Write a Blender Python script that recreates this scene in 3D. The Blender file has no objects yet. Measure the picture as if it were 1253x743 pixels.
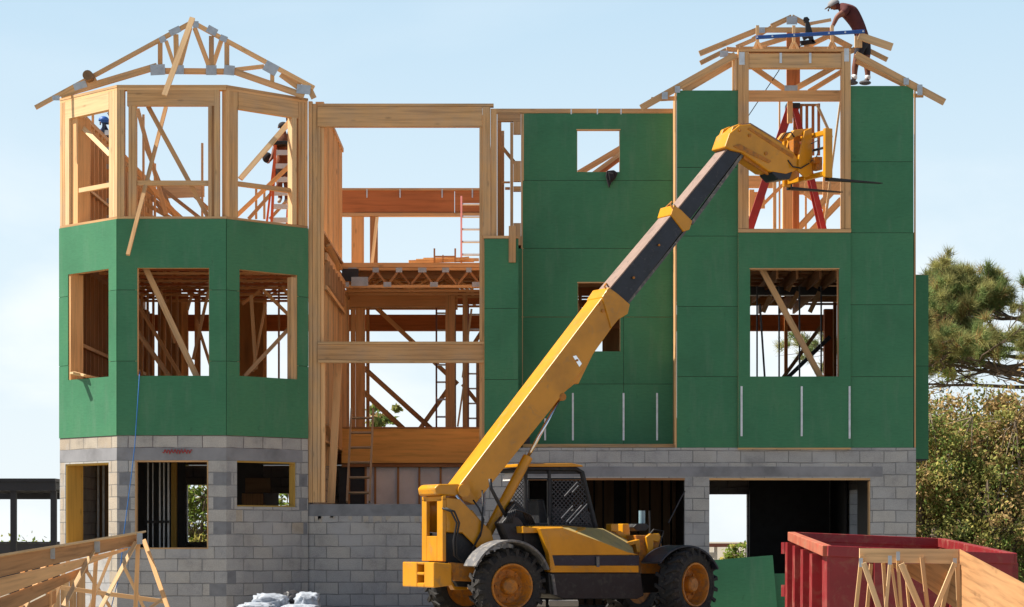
import bpy, bmesh, math, random
import numpy as np
from mathutils import Vector, Matrix
random.seed(7)
rad = math.radians
FPX = 2900.0; CX = 626.5; HY = 662.0; EYE = 1.25
scene = bpy.context.scene
col = scene.collection
V = Vector

def W(px, py, Y):
    "point at depth Y seen at photo position px,py"
    return V(((px-CX)/FPX*Y, Y, EYE+(HY-py)/FPX*Y))
def XA(px, Y): return (px-CX)/FPX*Y
def ZA(py, Y): return EYE+(HY-py)/FPX*Y

# ------------------------------------------------------------------ materials
def newmat(name):
    m = bpy.data.materials.new(name); m.use_nodes = True
    nt = m.node_tree; nt.nodes.clear()
    out = nt.nodes.new('ShaderNodeOutputMaterial')
    b = nt.nodes.new('ShaderNodeBsdfPrincipled')
    nt.links.new(b.outputs[0], out.inputs[0])
    return m, nt, b
def nd(nt, t, **kw):
    n = nt.nodes.new(t)
    for k, v in kw.items():
        if k in n.inputs: n.inputs[k].default_value = v
        else: setattr(n, k, v)
    return n
def ramp(nt, fac, stops):
    r = nt.nodes.new('ShaderNodeValToRGB')
    els = r.color_ramp.elements
    while len(els) < len(stops): els.new(0.5)
    for e, (p, c) in zip(els, stops):
        e.position = p; e.color = (c[0], c[1], c[2], 1)
    nt.links.new(fac, r.inputs[0]); return r
def mul(c, k): return tuple(min(1, x*k) for x in c)
def mixc(nt, a, b, fac, mode='MIX'):
    m = nt.nodes.new('ShaderNodeMix'); m.data_type = 'RGBA'; m.blend_type = mode
    for sock, v in ((m.inputs[0], fac), (m.inputs[6], a), (m.inputs[7], b)):
        if hasattr(v, 'is_output'): nt.links.new(v, sock)
        elif isinstance(v, (int, float)): sock.default_value = v
        else: sock.default_value = (v[0], v[1], v[2], 1)
    return m.outputs[2]
def bump(nt, b, h, strength=0.3, dist=0.01):
    n = nd(nt, 'ShaderNodeBump', Strength=strength, Distance=dist)
    nt.links.new(h, n.inputs['Height']); nt.links.new(n.outputs[0], b.inputs['Normal'])

def wood(name, c, var=0.3, rough=0.75, grain=22.0, knots=0.5, weather=0.0):
    m, nt, b = newmat(name)
    tc = nd(nt, 'ShaderNodeTexCoord')
    mp = nd(nt, 'ShaderNodeMapping'); mp.inputs['Scale'].default_value = (0.9, grain, 1)
    nt.links.new(tc.outputs['UV'], mp.inputs[0])
    n1 = nd(nt, 'ShaderNodeTexNoise', Scale=1.0, Detail=5.0, Roughness=0.6, Distortion=0.4)
    nt.links.new(mp.outputs[0], n1.inputs['Vector'])
    r1 = ramp(nt, n1.outputs['Fac'], [(0.3, mul(c, 1-var)), (0.5, c), (0.72, mul(c, 1+var*0.5))])
    # broad tone from board to board
    n2 = nd(nt, 'ShaderNodeTexNoise', Scale=0.6, Detail=2.0)
    nt.links.new(tc.outputs['UV'], n2.inputs['Vector'])
    oi = nd(nt, 'ShaderNodeObjectInfo')
    ad = nd(nt, 'ShaderNodeMath', operation='MULTIPLY_ADD'); ad.inputs[1].default_value = 0.5; 
    nt.links.new(oi.outputs['Random'], ad.inputs[0]); nt.links.new(n2.outputs['Fac'], ad.inputs[2])
    r2 = ramp(nt, ad.outputs[0], [(0.32, (0.66, 0.56, 0.48)), (0.5, (0.86, 0.80, 0.76)), (0.7, (1.0, 0.95, 0.9)), (0.95, (1.0, 1.0, 1.0))])
    cc = mixc(nt, r1.outputs[0], r2.outputs[0], 1.0, 'MULTIPLY')
    # knots
    mk = nd(nt, 'ShaderNodeMapping'); mk.inputs['Scale'].default_value = (2.2, 6.5, 1)
    nt.links.new(tc.outputs['UV'], mk.inputs[0])
    vo = nd(nt, 'ShaderNodeTexVoronoi', Scale=1.0); vo.feature = 'F1'
    nt.links.new(mk.outputs[0], vo.inputs['Vector'])
    rk = ramp(nt, vo.outputs['Distance'], [(0.05, (1, 1, 1)), (0.16, (0, 0, 0))])
    nk = nd(nt, 'ShaderNodeMath', operation='MULTIPLY'); nk.inputs[1].default_value = knots
    nt.links.new(rk.outputs[0], nk.inputs[0])
    cc = mixc(nt, cc, mul(c, 0.35), nk.outputs[0])
    if weather:
        n3 = nd(nt, 'ShaderNodeTexNoise', Scale=2.5, Detail=4.0)
        nt.links.new(tc.outputs['Object'], n3.inputs['Vector'])
        r3 = ramp(nt, n3.outputs['Fac'], [(0.4, (0, 0, 0)), (0.7, (weather,)*3)])
        cc = mixc(nt, cc, (0.32, 0.3, 0.27), r3.outputs[0])
    nt.links.new(cc, b.inputs['Base Color']); b.inputs['Roughness'].default_value = rough
    b.inputs['Specular IOR Level'].default_value = 0.25
    bump(nt, b, n1.outputs['Fac'], 0.25, 0.004)
    return m

def block_mat(name, c1, c2, mortar, sand=0.5, v0=4.06-2.985):
    m, nt, b = newmat(name)
    tc = nd(nt, 'ShaderNodeTexCoord')
    br = nd(nt, 'ShaderNodeTexBrick'); br.offset = 0.5
    for k, v in (('Scale', 1.0), ('Mortar Size', 0.009), ('Mortar Smooth', 0.3), ('Bias', 0.0), ('Brick Width', 0.406), ('Row Height', 0.203)):
        br.inputs[k].default_value = v
    # slightly uneven joints
    nz = nd(nt, 'ShaderNodeTexNoise', Scale=3.0, Detail=3.0); nt.links.new(tc.outputs['UV'], nz.inputs['Vector'])
    vm = nd(nt, 'ShaderNodeVectorMath', operation='MULTIPLY_ADD'); vm.inputs[1].default_value = (0.034, 0.034, 0); 
    nt.links.new(nz.outputs['Color'], vm.inputs[0]); nt.links.new(tc.outputs['UV'], vm.inputs[2])
    sb = nd(nt, 'ShaderNodeVectorMath', operation='SUBTRACT'); sb.inputs[1].default_value = (0.017, 0.017, 0)
    nt.links.new(vm.outputs[0], sb.inputs[0])
    nt.links.new(sb.outputs[0], br.inputs['Vector'])
    br.inputs['Color1'].default_value = (0, 0, 0, 1); br.inputs['Color2'].default_value = (1, 1, 1, 1); br.inputs['Mortar'].default_value = (0.5, 0.5, 0.5, 1)
    rc = ramp(nt, br.outputs['Color'], [(0.0, c1), (0.45, mul(c1, 1.12)), (0.75, mul(c2, 0.95)), (1.0, c2)])
    n2 = nd(nt, 'ShaderNodeTexNoise', Scale=1.6, Detail=8.0, Roughness=0.7); nt.links.new(tc.outputs['UV'], n2.inputs['Vector'])
    r2 = ramp(nt, n2.outputs['Fac'], [(0.3, (0.62, 0.63, 0.66)), (0.46, (0.88, 0.88, 0.89)), (0.6, (1.0, 1.0, 1.0)), (0.75, (1.0, 0.97, 0.92))])
    n3 = nd(nt, 'ShaderNodeTexNoise', Scale=60.0, Detail=3.0); nt.links.new(tc.outputs['UV'], n3.inputs['Vector'])
    r3 = ramp(nt, n3.outputs['Fac'], [(0.35, (0.82,)*3), (0.65, (1.0,)*3)])
    cc = mixc(nt, rc.outputs[0], r2.outputs[0], 1.0, 'MULTIPLY')
    cc = mixc(nt, cc, r3.outputs[0], 1.0, 'MULTIPLY')
    # smeared mortar: joint width varies, some joints struck over
    n4 = nd(nt, 'ShaderNodeTexNoise', Scale=5.0, Detail=4.0); nt.links.new(tc.outputs['UV'], n4.inputs['Vector'])
    r4 = ramp(nt, n4.outputs['Fac'], [(0.3, (0.35,)*3), (0.55, (1.0,)*3)])
    mf = nd(nt, 'ShaderNodeMath', operation='MULTIPLY'); nt.links.new(br.outputs['Fac'], mf.inputs[0]); nt.links.new(r4.outputs[0], mf.inputs[1])
    cc = mixc(nt, cc, mortar, mf.outputs[0])
    # pale lime stains
    n5 = nd(nt, 'ShaderNodeTexNoise', Scale=1.3, Detail=5.0, Distortion=1.0); nt.links.new(tc.outputs['UV'], n5.inputs['Vector'])
    r5 = ramp(nt, n5.outputs['Fac'], [(0.54, (0,)*3), (0.68, (0.5,)*3)])
    cc = mixc(nt, cc, (0.42, 0.42, 0.43), r5.outputs[0])
    nt.links.new(cc, b.inputs['Base Color']); b.inputs['Roughness'].default_value = 0.92
    b.inputs['Specular IOR Level'].default_value = 0.15
    inv = nd(nt, 'ShaderNodeMath', operation='MULTIPLY_ADD'); inv.inputs[1].default_value = -1.0
    nt.links.new(br.outputs['Fac'], inv.inputs[0])
    sc = nd(nt, 'ShaderNodeMath', operation='MULTIPLY'); sc.inputs[1].default_value = 0.25; nt.links.new(n3.outputs['Fac'], sc.inputs[0])
    nt.links.new(sc.outputs[0], inv.inputs[2])
    bump(nt, b, inv.outputs[0], 0.8, 0.012)
    return m

def noisy(name, c, var=0.2, scale=4.0, rough=0.8, metal=0.0, c2=None, patch=0.0, coat=0.0, bumpd=0.003, coord='Object', spec=0.4, fine=40.0):
    m, nt, b = newmat(name)
    tc = nd(nt, 'ShaderNodeTexCoord')
    n1 = nd(nt, 'ShaderNodeTexNoise', Scale=scale, Detail=6.0, Roughness=0.6); nt.links.new(tc.outputs[coord], n1.inputs['Vector'])
    r1 = ramp(nt, n1.outputs['Fac'], [(0.3, mul(c, 1-var)), (0.52, c), (0.75, mul(c, 1+var*0.6))])
    cc = r1.outputs[0]
    if c2:
        n2 = nd(nt, 'ShaderNodeTexNoise', Scale=scale*2.3, Detail=7.0, Roughness=0.7, Distortion=0.6); nt.links.new(tc.outputs[coord], n2.inputs['Vector'])
        r2 = ramp(nt, n2.outputs['Fac'], [(0.62-patch*0.25, (0,)*3), (0.74-patch*0.1, (1,)*3)])
        cc = mixc(nt, cc, c2, r2.outputs[0])
        rr = ramp(nt, r2.outputs[0], [(0, (rough,)*3), (1, (min(1, rough+0.35),)*3)])
        nt.links.new(rr.outputs[0], b.inputs['Roughness'])
    else: b.inputs['Roughness'].default_value = rough
    nt.links.new(cc, b.inputs['Base Color'])
    b.inputs['Metallic'].default_value = metal; b.inputs['Coat Weight'].default_value = coat
    b.inputs['Specular IOR Level'].default_value = spec
    if bumpd:
        n3 = nd(nt, 'ShaderNodeTexNoise', Scale=fine, Detail=3.0); nt.links.new(tc.outputs[coord], n3.inputs['Vector'])
        bump(nt, b, n3.outputs['Fac'], 0.3, bumpd)
    return m

def leafmat(name, c, trans=0.35):
    m = bpy.data.materials.new(name); m.use_nodes = True
    nt = m.node_tree; nt.nodes.clear()
    out = nd(nt, 'ShaderNodeOutputMaterial'); d = nd(nt, 'ShaderNodeBsdfDiffuse'); t = nd(nt, 'ShaderNodeBsdfTranslucent'); mx = nd(nt, 'ShaderNodeMixShader')
    tc = nd(nt, 'ShaderNodeTexCoord'); n1 = nd(nt, 'ShaderNodeTexNoise', Scale=1.7, Detail=4.0); nt.links.new(tc.outputs['Object'], n1.inputs['Vector'])
    r = ramp(nt, n1.outputs['Fac'], [(0.3, mul(c, 0.6)), (0.5, c), (0.7, mul(c, 1.4))])
    nt.links.new(r.outputs[0], d.inputs[0]); nt.links.new(r.outputs[0], t.inputs[0]); mx.inputs[0].default_value = trans
    nt.links.new(d.outputs[0], mx.inputs[1]); nt.links.new(t.outputs[0], mx.inputs[2]); nt.links.new(mx.outputs[0], out.inputs[0])
    return m

def green_mat(name, c):
    "painted sheathing panel: faint strand texture, scuffs, nail rows"
    m, nt, b = newmat(name)
    tc = nd(nt, 'ShaderNodeTexCoord'); oi = nd(nt, 'ShaderNodeObjectInfo')
    n1 = nd(nt, 'ShaderNodeTexNoise', Scale=1.1, Detail=5.0, Roughness=0.55); nt.links.new(tc.outputs['UV'], n1.inputs['Vector'])
    r1 = ramp(nt, n1.outputs['Fac'], [(0.3, mul(c, 0.86)), (0.5, c), (0.72, (c[0]*1.2, c[1]*1.05, c[2]*1.02))])
    ro = ramp(nt, oi.outputs['Random'], [(0, (0.88, 0.93, 0.92)), (1, (1.0, 1.0, 1.0))])
    cc = mixc(nt, r1.outputs[0], ro.outputs[0], 1.0, 'MULTIPLY')
    mp = nd(nt, 'ShaderNodeMapping'); mp.inputs['Scale'].default_value = (9, 38, 1); nt.links.new(tc.outputs['UV'], mp.inputs[0])
    n2 = nd(nt, 'ShaderNodeTexNoise', Scale=1.0, Detail=4.0); nt.links.new(mp.outputs[0], n2.inputs['Vector'])
    r2 = ramp(nt, n2.outputs['Fac'], [(0.32, (0.9,)*3), (0.6, (1.0,)*3)])
    cc = mixc(nt, cc, r2.outputs[0], 1.0, 'MULTIPLY')
    # scuffs and knocks
    n3 = nd(nt, 'ShaderNodeTexNoise', Scale=6.0, Detail=6.0, Distortion=1.5); nt.links.new(tc.outputs['UV'], n3.inputs['Vector'])
    r3 = ramp(nt, n3.outputs['Fac'], [(0.66, (0,)*3), (0.76, (0.5,)*3)])
    cc = mixc(nt, cc, mul(c, 0.55), r3.outputs[0])
    m2_ = nd(nt, 'ShaderNodeMapping'); m2_.inputs['Scale'].default_value = (3.0, .5, 1); nt.links.new(tc.outputs['UV'], m2_.inputs[0])
    n4 = nd(nt, 'ShaderNodeTexNoise', Scale=1.6, Detail=7.0, Roughness=.65); nt.links.new(m2_.outputs[0], n4.inputs['Vector'])
    r4 = ramp(nt, n4.outputs['Fac'], [(0.52, (0,)*3), (0.78, (0.22,)*3)])
    cc = mixc(nt, cc, (0.20, 0.26, 0.20), r4.outputs[0])
    nt.links.new(cc, b.inputs['Base Color']); b.inputs['Roughness'].default_value = 0.62; b.inputs['Specular IOR Level'].default_value = 0.3
    bump(nt, b, n2.outputs['Fac'], 0.2, 0.003)
    return m

M = {}
M['pine'] = wood('fresh_pine', (0.62, 0.38, 0.18), 0.36, weather=0.25)
M['pale'] = wood('pale_pine', (0.70, 0.49, 0.27), 0.26, weather=0.1)
M['amber'] = wood('amber_pine', (0.76, 0.46, 0.22), 0.28)
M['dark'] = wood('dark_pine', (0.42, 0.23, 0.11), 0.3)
M['lvl'] = wood('laminated_beam', (0.80, 0.44, 0.13), 0.25, grain=14, knots=0.1)
M['plank'] = wood('broad_plank', (0.42, 0.225, 0.10), 0.4, grain=16, knots=0.35)
M['rust'] = wood('reddish_rim_board', (0.50, 0.19, 0.075), 0.25, grain=14, knots=0.15)
M['osb'] = wood('wood_sheathing', (0.50, 0.29, 0.13), 0.3, grain=6, knots=0.0)
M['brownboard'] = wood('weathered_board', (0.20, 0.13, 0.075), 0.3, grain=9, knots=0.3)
M['yellowwood'] = wood('yellow_treated_post', (0.52, 0.33, 0.08), 0.18)
M['green'] = green_mat('green_sheathing', (0.052, 0.205, 0.102))
M['backing'] = noisy('seam_light_block', (0.05, 0.035, 0.025), 0.2, 3, 0.9)
M['block'] = block_mat('grey_block', (0.40, 0.395, 0.39), (0.50, 0.48, 0.45), (0.20, 0.20, 0.20))
M['block_dark'] = noisy('dark_grey_block', (0.20, 0.205, 0.22), 0.25, 5.0, 0.92, coord='UV', bumpd=0.004)
M['sand_or_lit_block'] = block_mat('sandy_or_lit_block', (0.44, 0.37, 0.29), (0.50, 0.44, 0.36), (0.2, 0.19, 0.18))
M['pale_block'] = block_mat('pale_block', (0.42, 0.405, 0.385), (0.52, 0.49, 0.45), (0.15, 0.13, 0.135))
M['lintel'] = noisy('cast_lintel', (0.25, 0.25, 0.265), 0.35, 1.6, 0.9, coord='UV', bumpd=0.003)
M['concrete'] = noisy('concrete_slab', (0.34, 0.33, 0.31), 0.2, 2.0, 0.9)
M['galv'] = noisy('galvanized_steel', (0.60, 0.63, 0.66), 0.2, 9.0, 0.45, metal=0.55)
M['plate'] = noisy('truss_plate_steel', (0.42, 0.47, 0.52), 0.18, 9.0, 0.5, metal=0.35)
M['white'] = noisy('white_wrap_board', (0.82, 0.83, 0.85), 0.15, 2.0, 0.6)
M['black'] = noisy('black_paint', (0.012, 0.012, 0.014), 0.3, 6.0, 0.45)
M['void'] = noisy('dark_steel_or_shade', (0.03, 0.03, 0.035), 0.3, 6.0, 0.5)
M['blue'] = noisy('blue_paint', (0.02, 0.09, 0.33), 0.25, 5.0, 0.5)
M['bluerope'] = noisy('blue_cord', (0.02, 0.14, 0.42), 0.2, 5.0, 0.6)
M['red'] = noisy('red_ladder', (0.45, 0.035, 0.03), 0.2, 5.0, 0.45)
M['orangelad'] = noisy('orange_ladder', (0.60, 0.12, 0.04), 0.2, 5.0, 0.5)
M['alu'] = noisy('aluminium', (0.6, 0.6, 0.6), 0.1, 5.0, 0.4, metal=0.6)
M['ladwood'] = noisy('wooden_ladder', (0.40, 0.30, 0.19), 0.2, 5.0, 0.7)
M['redspray'] = noisy('red_spray', (0.40, 0.04, 0.04), 0.2, 5.0, 0.8)
M['darkcloth'] = noisy('black_cloth', (0.02, 0.017, 0.02), 0.3, 8.0, 0.9)

# ------------------------------------------------------------------ mesh builder
class MB:
    def __init__(s): s.v = []; s.f = []; s.uv = []; s.mi = []
    def face(s, pts, uvs=None, m=0):
        n = len(s.v); s.v += [tuple(p) for p in pts]; s.f.append(tuple(range(n, n+len(pts))))
        if uvs is None: uvs = [(p[0]+p[1], p[2]) for p in pts]
        s.uv += [tuple(u) for u in uvs]; s.mi.append(m)
    def hexa(s, a, m=0, absuv=False):
        "a: 8 corners, 0-3 one end ring, 4-7 the other end, matching order"
        o = (random.random()*40, random.random()*40)
        L = (V(a[4])-V(a[0])).length; acc = 0
        for i in range(4):
            j = (i+1) % 4; w = (V(a[j])-V(a[i])).length
            s.face([a[i], a[j], a[j+4], a[i+4]], [(o[0], o[1]+acc), (o[0], o[1]+acc+w), (o[0]+L, o[1]+acc+w), (o[0]+L, o[1]+acc)], m)
            acc += w
        w0 = (V(a[1])-V(a[0])).length; h0 = (V(a[2])-V(a[1])).length
        q = [(o[0], o[1]), (o[0], o[1]+w0), (o[0]+h0, o[1]+w0), (o[0]+h0, o[1])]
        s.face([a[3], a[2], a[1], a[0]], q[::-1], m)
        s.face([a[4], a[5], a[6], a[7]], q, m)
    def beam(s, p, q, w, t, tdir=(0, 1, 0), m=0, w2=None, t2=None):
        p = V(p); q = V(q); ax = (q-p).normalized(); td = V(tdir)
        td = (td-ax*td.dot(ax)).normalized(); wd = ax.cross(td).normalized()
        w2 = w if w2 is None else w2; t2 = t if t2 is None else t2
        r = []
        for c, ww, tt in ((p, w, t), (q, w2, t2)):
            for a, b in ((-1, -1), (1, -1), (1, 1), (-1, 1)): r.append(c+wd*(a*ww/2)+td*(b*tt/2))
        s.hexa(r, m)
    def box(s, x0, x1, y0, y1, z0, z1, m=0):
        # grain along the longest side
        d = (x1-x0, y1-y0, z1-z0)
        if d[0] >= d[1] and d[0] >= d[2]:
            s.beam((x0, (y0+y1)/2, (z0+z1)/2), (x1, (y0+y1)/2, (z0+z1)/2), d[2], d[1], (0, 1, 0), m)
        elif d[2] >= d[1]: s.beam(((x0+x1)/2, (y0+y1)/2, z0), ((x0+x1)/2, (y0+y1)/2, z1), d[0], d[1], (0, 1, 0), m)
        else: s.beam(((x0+x1)/2, y0, (z0+z1)/2), ((x0+x1)/2, y1, (z0+z1)/2), d[0], d[2], (0, 0, 1), m)
    def prism(s, pts, off, m=0, uvdir=None):
        pts = [V(p) for p in pts]; off = V(off); n = len(pts); o = V((random.random()*30, random.random()*30))
        nrm = V((0, 0, 0))
        for i in range(n): nrm += pts[i].cross(pts[(i+1) % n])
        if nrm.dot(off) > 0: pts = pts[::-1]
        e = V(uvdir) if uvdir else (pts[1]-pts[0])
        e = e.normalized(); e2 = off.normalized().cross(e).normalized()
        uv = lambda p: (o.x+p.dot(e), o.y+p.dot(e2))
        s.face(pts, [uv(p) for p in pts], m)
        bk = [p+off for p in pts]; s.face(bk[::-1], [uv(p) for p in bk[::-1]], m)
        L = off.length
        for i in range(n):
            j = (i+1) % n; w = (pts[j]-pts[i]).length
            s.face([pts[j], pts[i], bk[i], bk[j]], [(o.x+w, o.y), (o.x, o.y), (o.x, o.y+L), (o.x+w, o.y+L)], m)
    def tube(s, pts, r, n=8, m=0, cap=True):
        pts = [V(p) for p in pts]; rs = r if isinstance(r, (list, tuple)) else [r]*len(pts)
        base = len(s.v); up = None
        for i, p in enumerate(pts):
            a = (pts[min(i+1, len(pts)-1)]-pts[max(i-1, 0)]).normalized()
            if up is None: up = V((0, 0, 1)) if abs(a.z) < 0.9 else V((1, 0, 0))
            u = (up-a*up.dot(a)).normalized(); w = a.cross(u); up = u
            for k in range(n):
                t = 2*math.pi*k/n; s.v.append(tuple(p+(u*math.cos(t)+w*math.sin(t))*rs[i]))
        for i in range(len(pts)-1):
            for k in range(n):
                a0 = base+i*n+k; a1 = base+i*n+(k+1) % n
                s.f.append((a0, a1, a1+n, a0+n)); s.uv += [(i*.2, k/n*.1), (i*.2, (k+1)/n*.1), (i*.2+.2, (k+1)/n*.1), (i*.2+.2, k/n*.1)]; s.mi.append(m)
        if cap:
            for ring, rev in ((base, True), (base+(len(pts)-1)*n, False)):
                idx = list(range(ring, ring+n)); idx = idx[::-1] if rev else idx
                s.f.append(tuple(idx)); s.uv += [(0, 0)]*n; s.mi.append(m)
    def lathe(s, prof, c, ax, n=32, m=0):
        "prof: list of (axial, radius)"
        c = V(c); ax = V(ax).normalized(); u = V((0, 0, 1)); u = (u-ax*u.dot(ax)).normalized(); w = ax.cross(u)
        base = len(s.v)
        for (a, r) in prof:
            for k in range(n):
                t = 2*math.pi*k/n; s.v.append(tuple(c+ax*a+(u*math.cos(t)+w*math.sin(t))*r))
        for i in range(len(prof)-1):
            for k in range(n):
                a0 = base+i*n+k; a1 = base+i*n+(k+1) % n
                s.f.append((a0, a1, a1+n, a0+n)); s.uv += [(k/n, i*.1), ((k+1)/n, i*.1), ((k+1)/n, i*.1+.1), (k/n, i*.1+.1)]; s.mi.append(m)
    def build(s, name, mats, parent=None, smooth=False, bevel=0, merge=False):
        if not isinstance(mats, (list, tuple)): mats = [mats]
        org = V(parent['_org']) if parent is not None else V((0, 0, 0))
        me = bpy.data.meshes.new(name)
        if parent is None:
            zs = np.array(s.v); c = zs.mean(axis=0); org = V((float(c[0]), float(c[1]), float(zs[:, 2].min())))
        me.from_pydata([tuple(V(v)-org) for v in s.v], [], s.f)
        uvl = me.uv_layers.new(name='UVMap')
        flat = np.array(s.uv, dtype=np.float32).ravel()
        if len(flat) == len(me.loops)*2: uvl.data.foreach_set('uv', flat)
        for mt in mats: me.materials.append(mt)
        me.polygons.foreach_set('material_index', s.mi)
        if merge or smooth or bevel:
            bm = bmesh.new(); bm.from_mesh(me); bmesh.ops.remove_doubles(bm, verts=bm.verts, dist=1e-5)
            bmesh.ops.recalc_face_normals(bm, faces=bm.faces); bm.to_mesh(me); bm.free()
        if smooth: me.polygons.foreach_set('use_smooth', [True]*len(me.polygons))
        me.update()
        o = bpy.data.objects.new(name, me); col.objects.link(o)
        o['_org'] = tuple(org)
        if parent is not None: o.parent = parent
        else: o.location = org
        if bevel:
            b = o.modifiers.new('bevel', 'BEVEL'); b.width = bevel; b.segments = 2; b.limit_method = 'ANGLE'; b.angle_limit = rad(35)
            me.polygons.foreach_set('use_smooth', [False]*len(me.polygons))
        return o

def tag(o, label=None, cat=None, group=None, kind=None):
    if label: o['label'] = label
    if cat: o['category'] = cat
    if group: o['group'] = group
    if kind: o['kind'] = kind
    return o
def thing(name, loc, label, cat, group=None):
    o = bpy.data.objects.new(name, None); col.objects.link(o); o.location = loc; o['_org'] = tuple(loc)
    o.empty_display_size = 0.3
    return tag(o, label, cat, group)

# ------------------------------------------------------------------ house registry
HOUSE = thing('unfinished_house', (-0.4, 44, 0), 'large unfinished three storey house of grey block, green sheathing and open wood framing', 'house')
REG = {}; JR = random.Random(3)
def reg(kind, fn, mats, label=None): REG.setdefault(kind, []).append((fn, mats, label))
def hbeam(kind, mat, p, q, w, t, tdir=(0, 1, 0), label=None):
    reg(kind, lambda mb, m=0: mb.beam(p, q, w, t, tdir, m), M[mat], label)
def hbox(kind, mat, x0, x1, y0, y1, z0, z1, label=None):
    reg(kind, lambda mb, m=0: mb.box(x0, x1, y0, y1, z0, z1, m), M[mat], label)
def hp(kind, mat, Y, x0, y0, x1, y1, wpx, depth=0.04, label=None):
    "framing member whose front face lies in the plane at depth Y"
    Y += JR.uniform(0, .022)
    p = W(x0, y0, Y); q = W(x1, y1, Y); p.y = q.y = Y+depth/2
    hbeam(kind, mat, p, q, wpx*Y/FPX, depth, (0, 1, 0), label)
def hrect(kind, mat, Y, x0, y0, x1, y1, depth=0.04, label=None):
    Y += JR.uniform(0, .0012)
    a = W(x0, y0, Y); b = W(x1, y1, Y)
    hbox(kind, mat, min(a.x, b.x), max(a.x, b.x), Y, Y+depth, min(a.z, b.z), max(a.z, b.z), label)
def hpoly(kind, mat, Y, pts, depth=0.04, uvdir=None, label=None):
    ps = [W(x, y, Y) for x, y in pts]
    reg(kind, lambda mb, m=0: mb.prism(ps, (0, depth, 0), m, uvdir), M[mat], label)

class Face:
    def __init__(s, p0, p1):
        s.p0 = V((p0[0], p0[1])); s.p1 = V((p1[0], p1[1])); s.d = s.p1-s.p0; s.L = s.d.length; s.u = s.d/s.L
        s.n = V((-s.u.y, s.u.x))      # inward (away from the camera for left->right faces)
    def ua(s, px):
        k = (px-CX)/FPX      # x = k*y
        den = s.u.x-k*s.u.y
        return (k*s.p0.y-s.p0.x)/den
    def za(s, px, py):
        u = s.ua(px); return ZA(py, s.p0.y+s.u.y*u)
    def pt(s, u, z, d=0.0):
        p = s.p0+s.u*u+s.n*d; return V((p.x, p.y, z))
    def mem(s, kind, mat, u0, u1, z0, z1, d0, d1, label=None):
        c = (d0+d1)/2
        if (u1-u0) >= (z1-z0):
            hbeam(kind, mat, s.pt(u0, (z0+z1)/2, c), s.pt(u1, (z0+z1)/2, c), z1-z0, d1-d0, (s.n.x, s.n.y, 0), label)
        else: hbeam(kind, mat, s.pt((u0+u1)/2, z0, c), s.pt((u0+u1)/2, z1, c), u1-u0, d1-d0, (s.n.x, s.n.y, 0), label)
    def px(s, kind, mat, x0, x1, z0, z1, d0=0.02, d1=0.11, label=None):
        s.mem(kind, mat, s.ua(x0), s.ua(x1), z0, z1, d0, d1, label)

def wallmesh(mb, F, u0, u1, z0, z1, d0, d1, holes=(), m=0, patches=(), uo=0.0):
    us = sorted(set([u0, u1]+[x for h in holes for x in h[:2] if u0 < x < u1]+[x for h in patches for x in h[:2] if u0 < x < u1]))
    zs = sorted(set([z0, z1]+[x for h in holes for x in h[2:4] if z0 < x < z1]+[x for h in patches for x in h[2:4] if z0 < x < z1]))
    V0 = 4.06-2.985
    def inh(u, z): return any(h[0]-1e-6 < u < h[1]+1e-6 and h[2]-1e-6 < z < h[3]+1e-6 for h in holes)
    def solid(i, j):
        if i < 0 or j < 0 or i >= len(us)-1 or j >= len(zs)-1: return False
        return not inh((us[i]+us[i+1])/2, (zs[j]+zs[j+1])/2)
    P = F.pt
    for i in range(len(us)-1):
        for j in range(len(zs)-1):
            if not solid(i, j): continue
            a, b, c, d = us[i], us[i+1], zs[j], zs[j+1]
            mm = m
            for h in patches:
                if h[0]-1e-6 < (a+b)/2 < h[1]+1e-6 and h[2]-1e-6 < (c+d)/2 < h[3]+1e-6: mm = h[4]
            mb.face([P(a, c, d0), P(b, c, d0), P(b, d, d0), P(a, d, d0)], [(uo+a, c+V0), (uo+b, c+V0), (uo+b, d+V0), (uo+a, d+V0)], mm)
            mb.face([P(b, c, d1), P(a, c, d1), P(a, d, d1), P(b, d, d1)], [(uo+b, c+V0), (uo+a, c+V0), (uo+a, d+V0), (uo+b, d+V0)], mm)
            T = d1-d0
            if not solid(i-1, j): mb.face([P(a, c, d1), P(a, c, d0), P(a, d, d0), P(a, d, d1)], [(uo+a-T, c+V0), (uo+a, c+V0), (uo+a, d+V0), (uo+a-T, d+V0)], mm)
            if not solid(i+1, j): mb.face([P(b, c, d0), P(b, c, d1), P(b, d, d1), P(b, d, d0)], [(uo+b, c+V0), (uo+b+T, c+V0), (uo+b+T, d+V0), (uo+b, d+V0)], mm)
            if not solid(i, j-1): mb.face([P(a, c, d1), P(b, c, d1), P(b, c, d0), P(a, c, d0)], [(uo+a, c), (uo+b, c), (uo+b, c+T), (uo+a, c+T)], mm)
            if not solid(i, j+1): mb.face([P(a, d, d0), P(b, d, d0), P(b, d, d1), P(a, d, d1)], [(uo+a, d), (uo+b, d), (uo+b, d+T), (uo+a, d+T)], mm)

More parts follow.
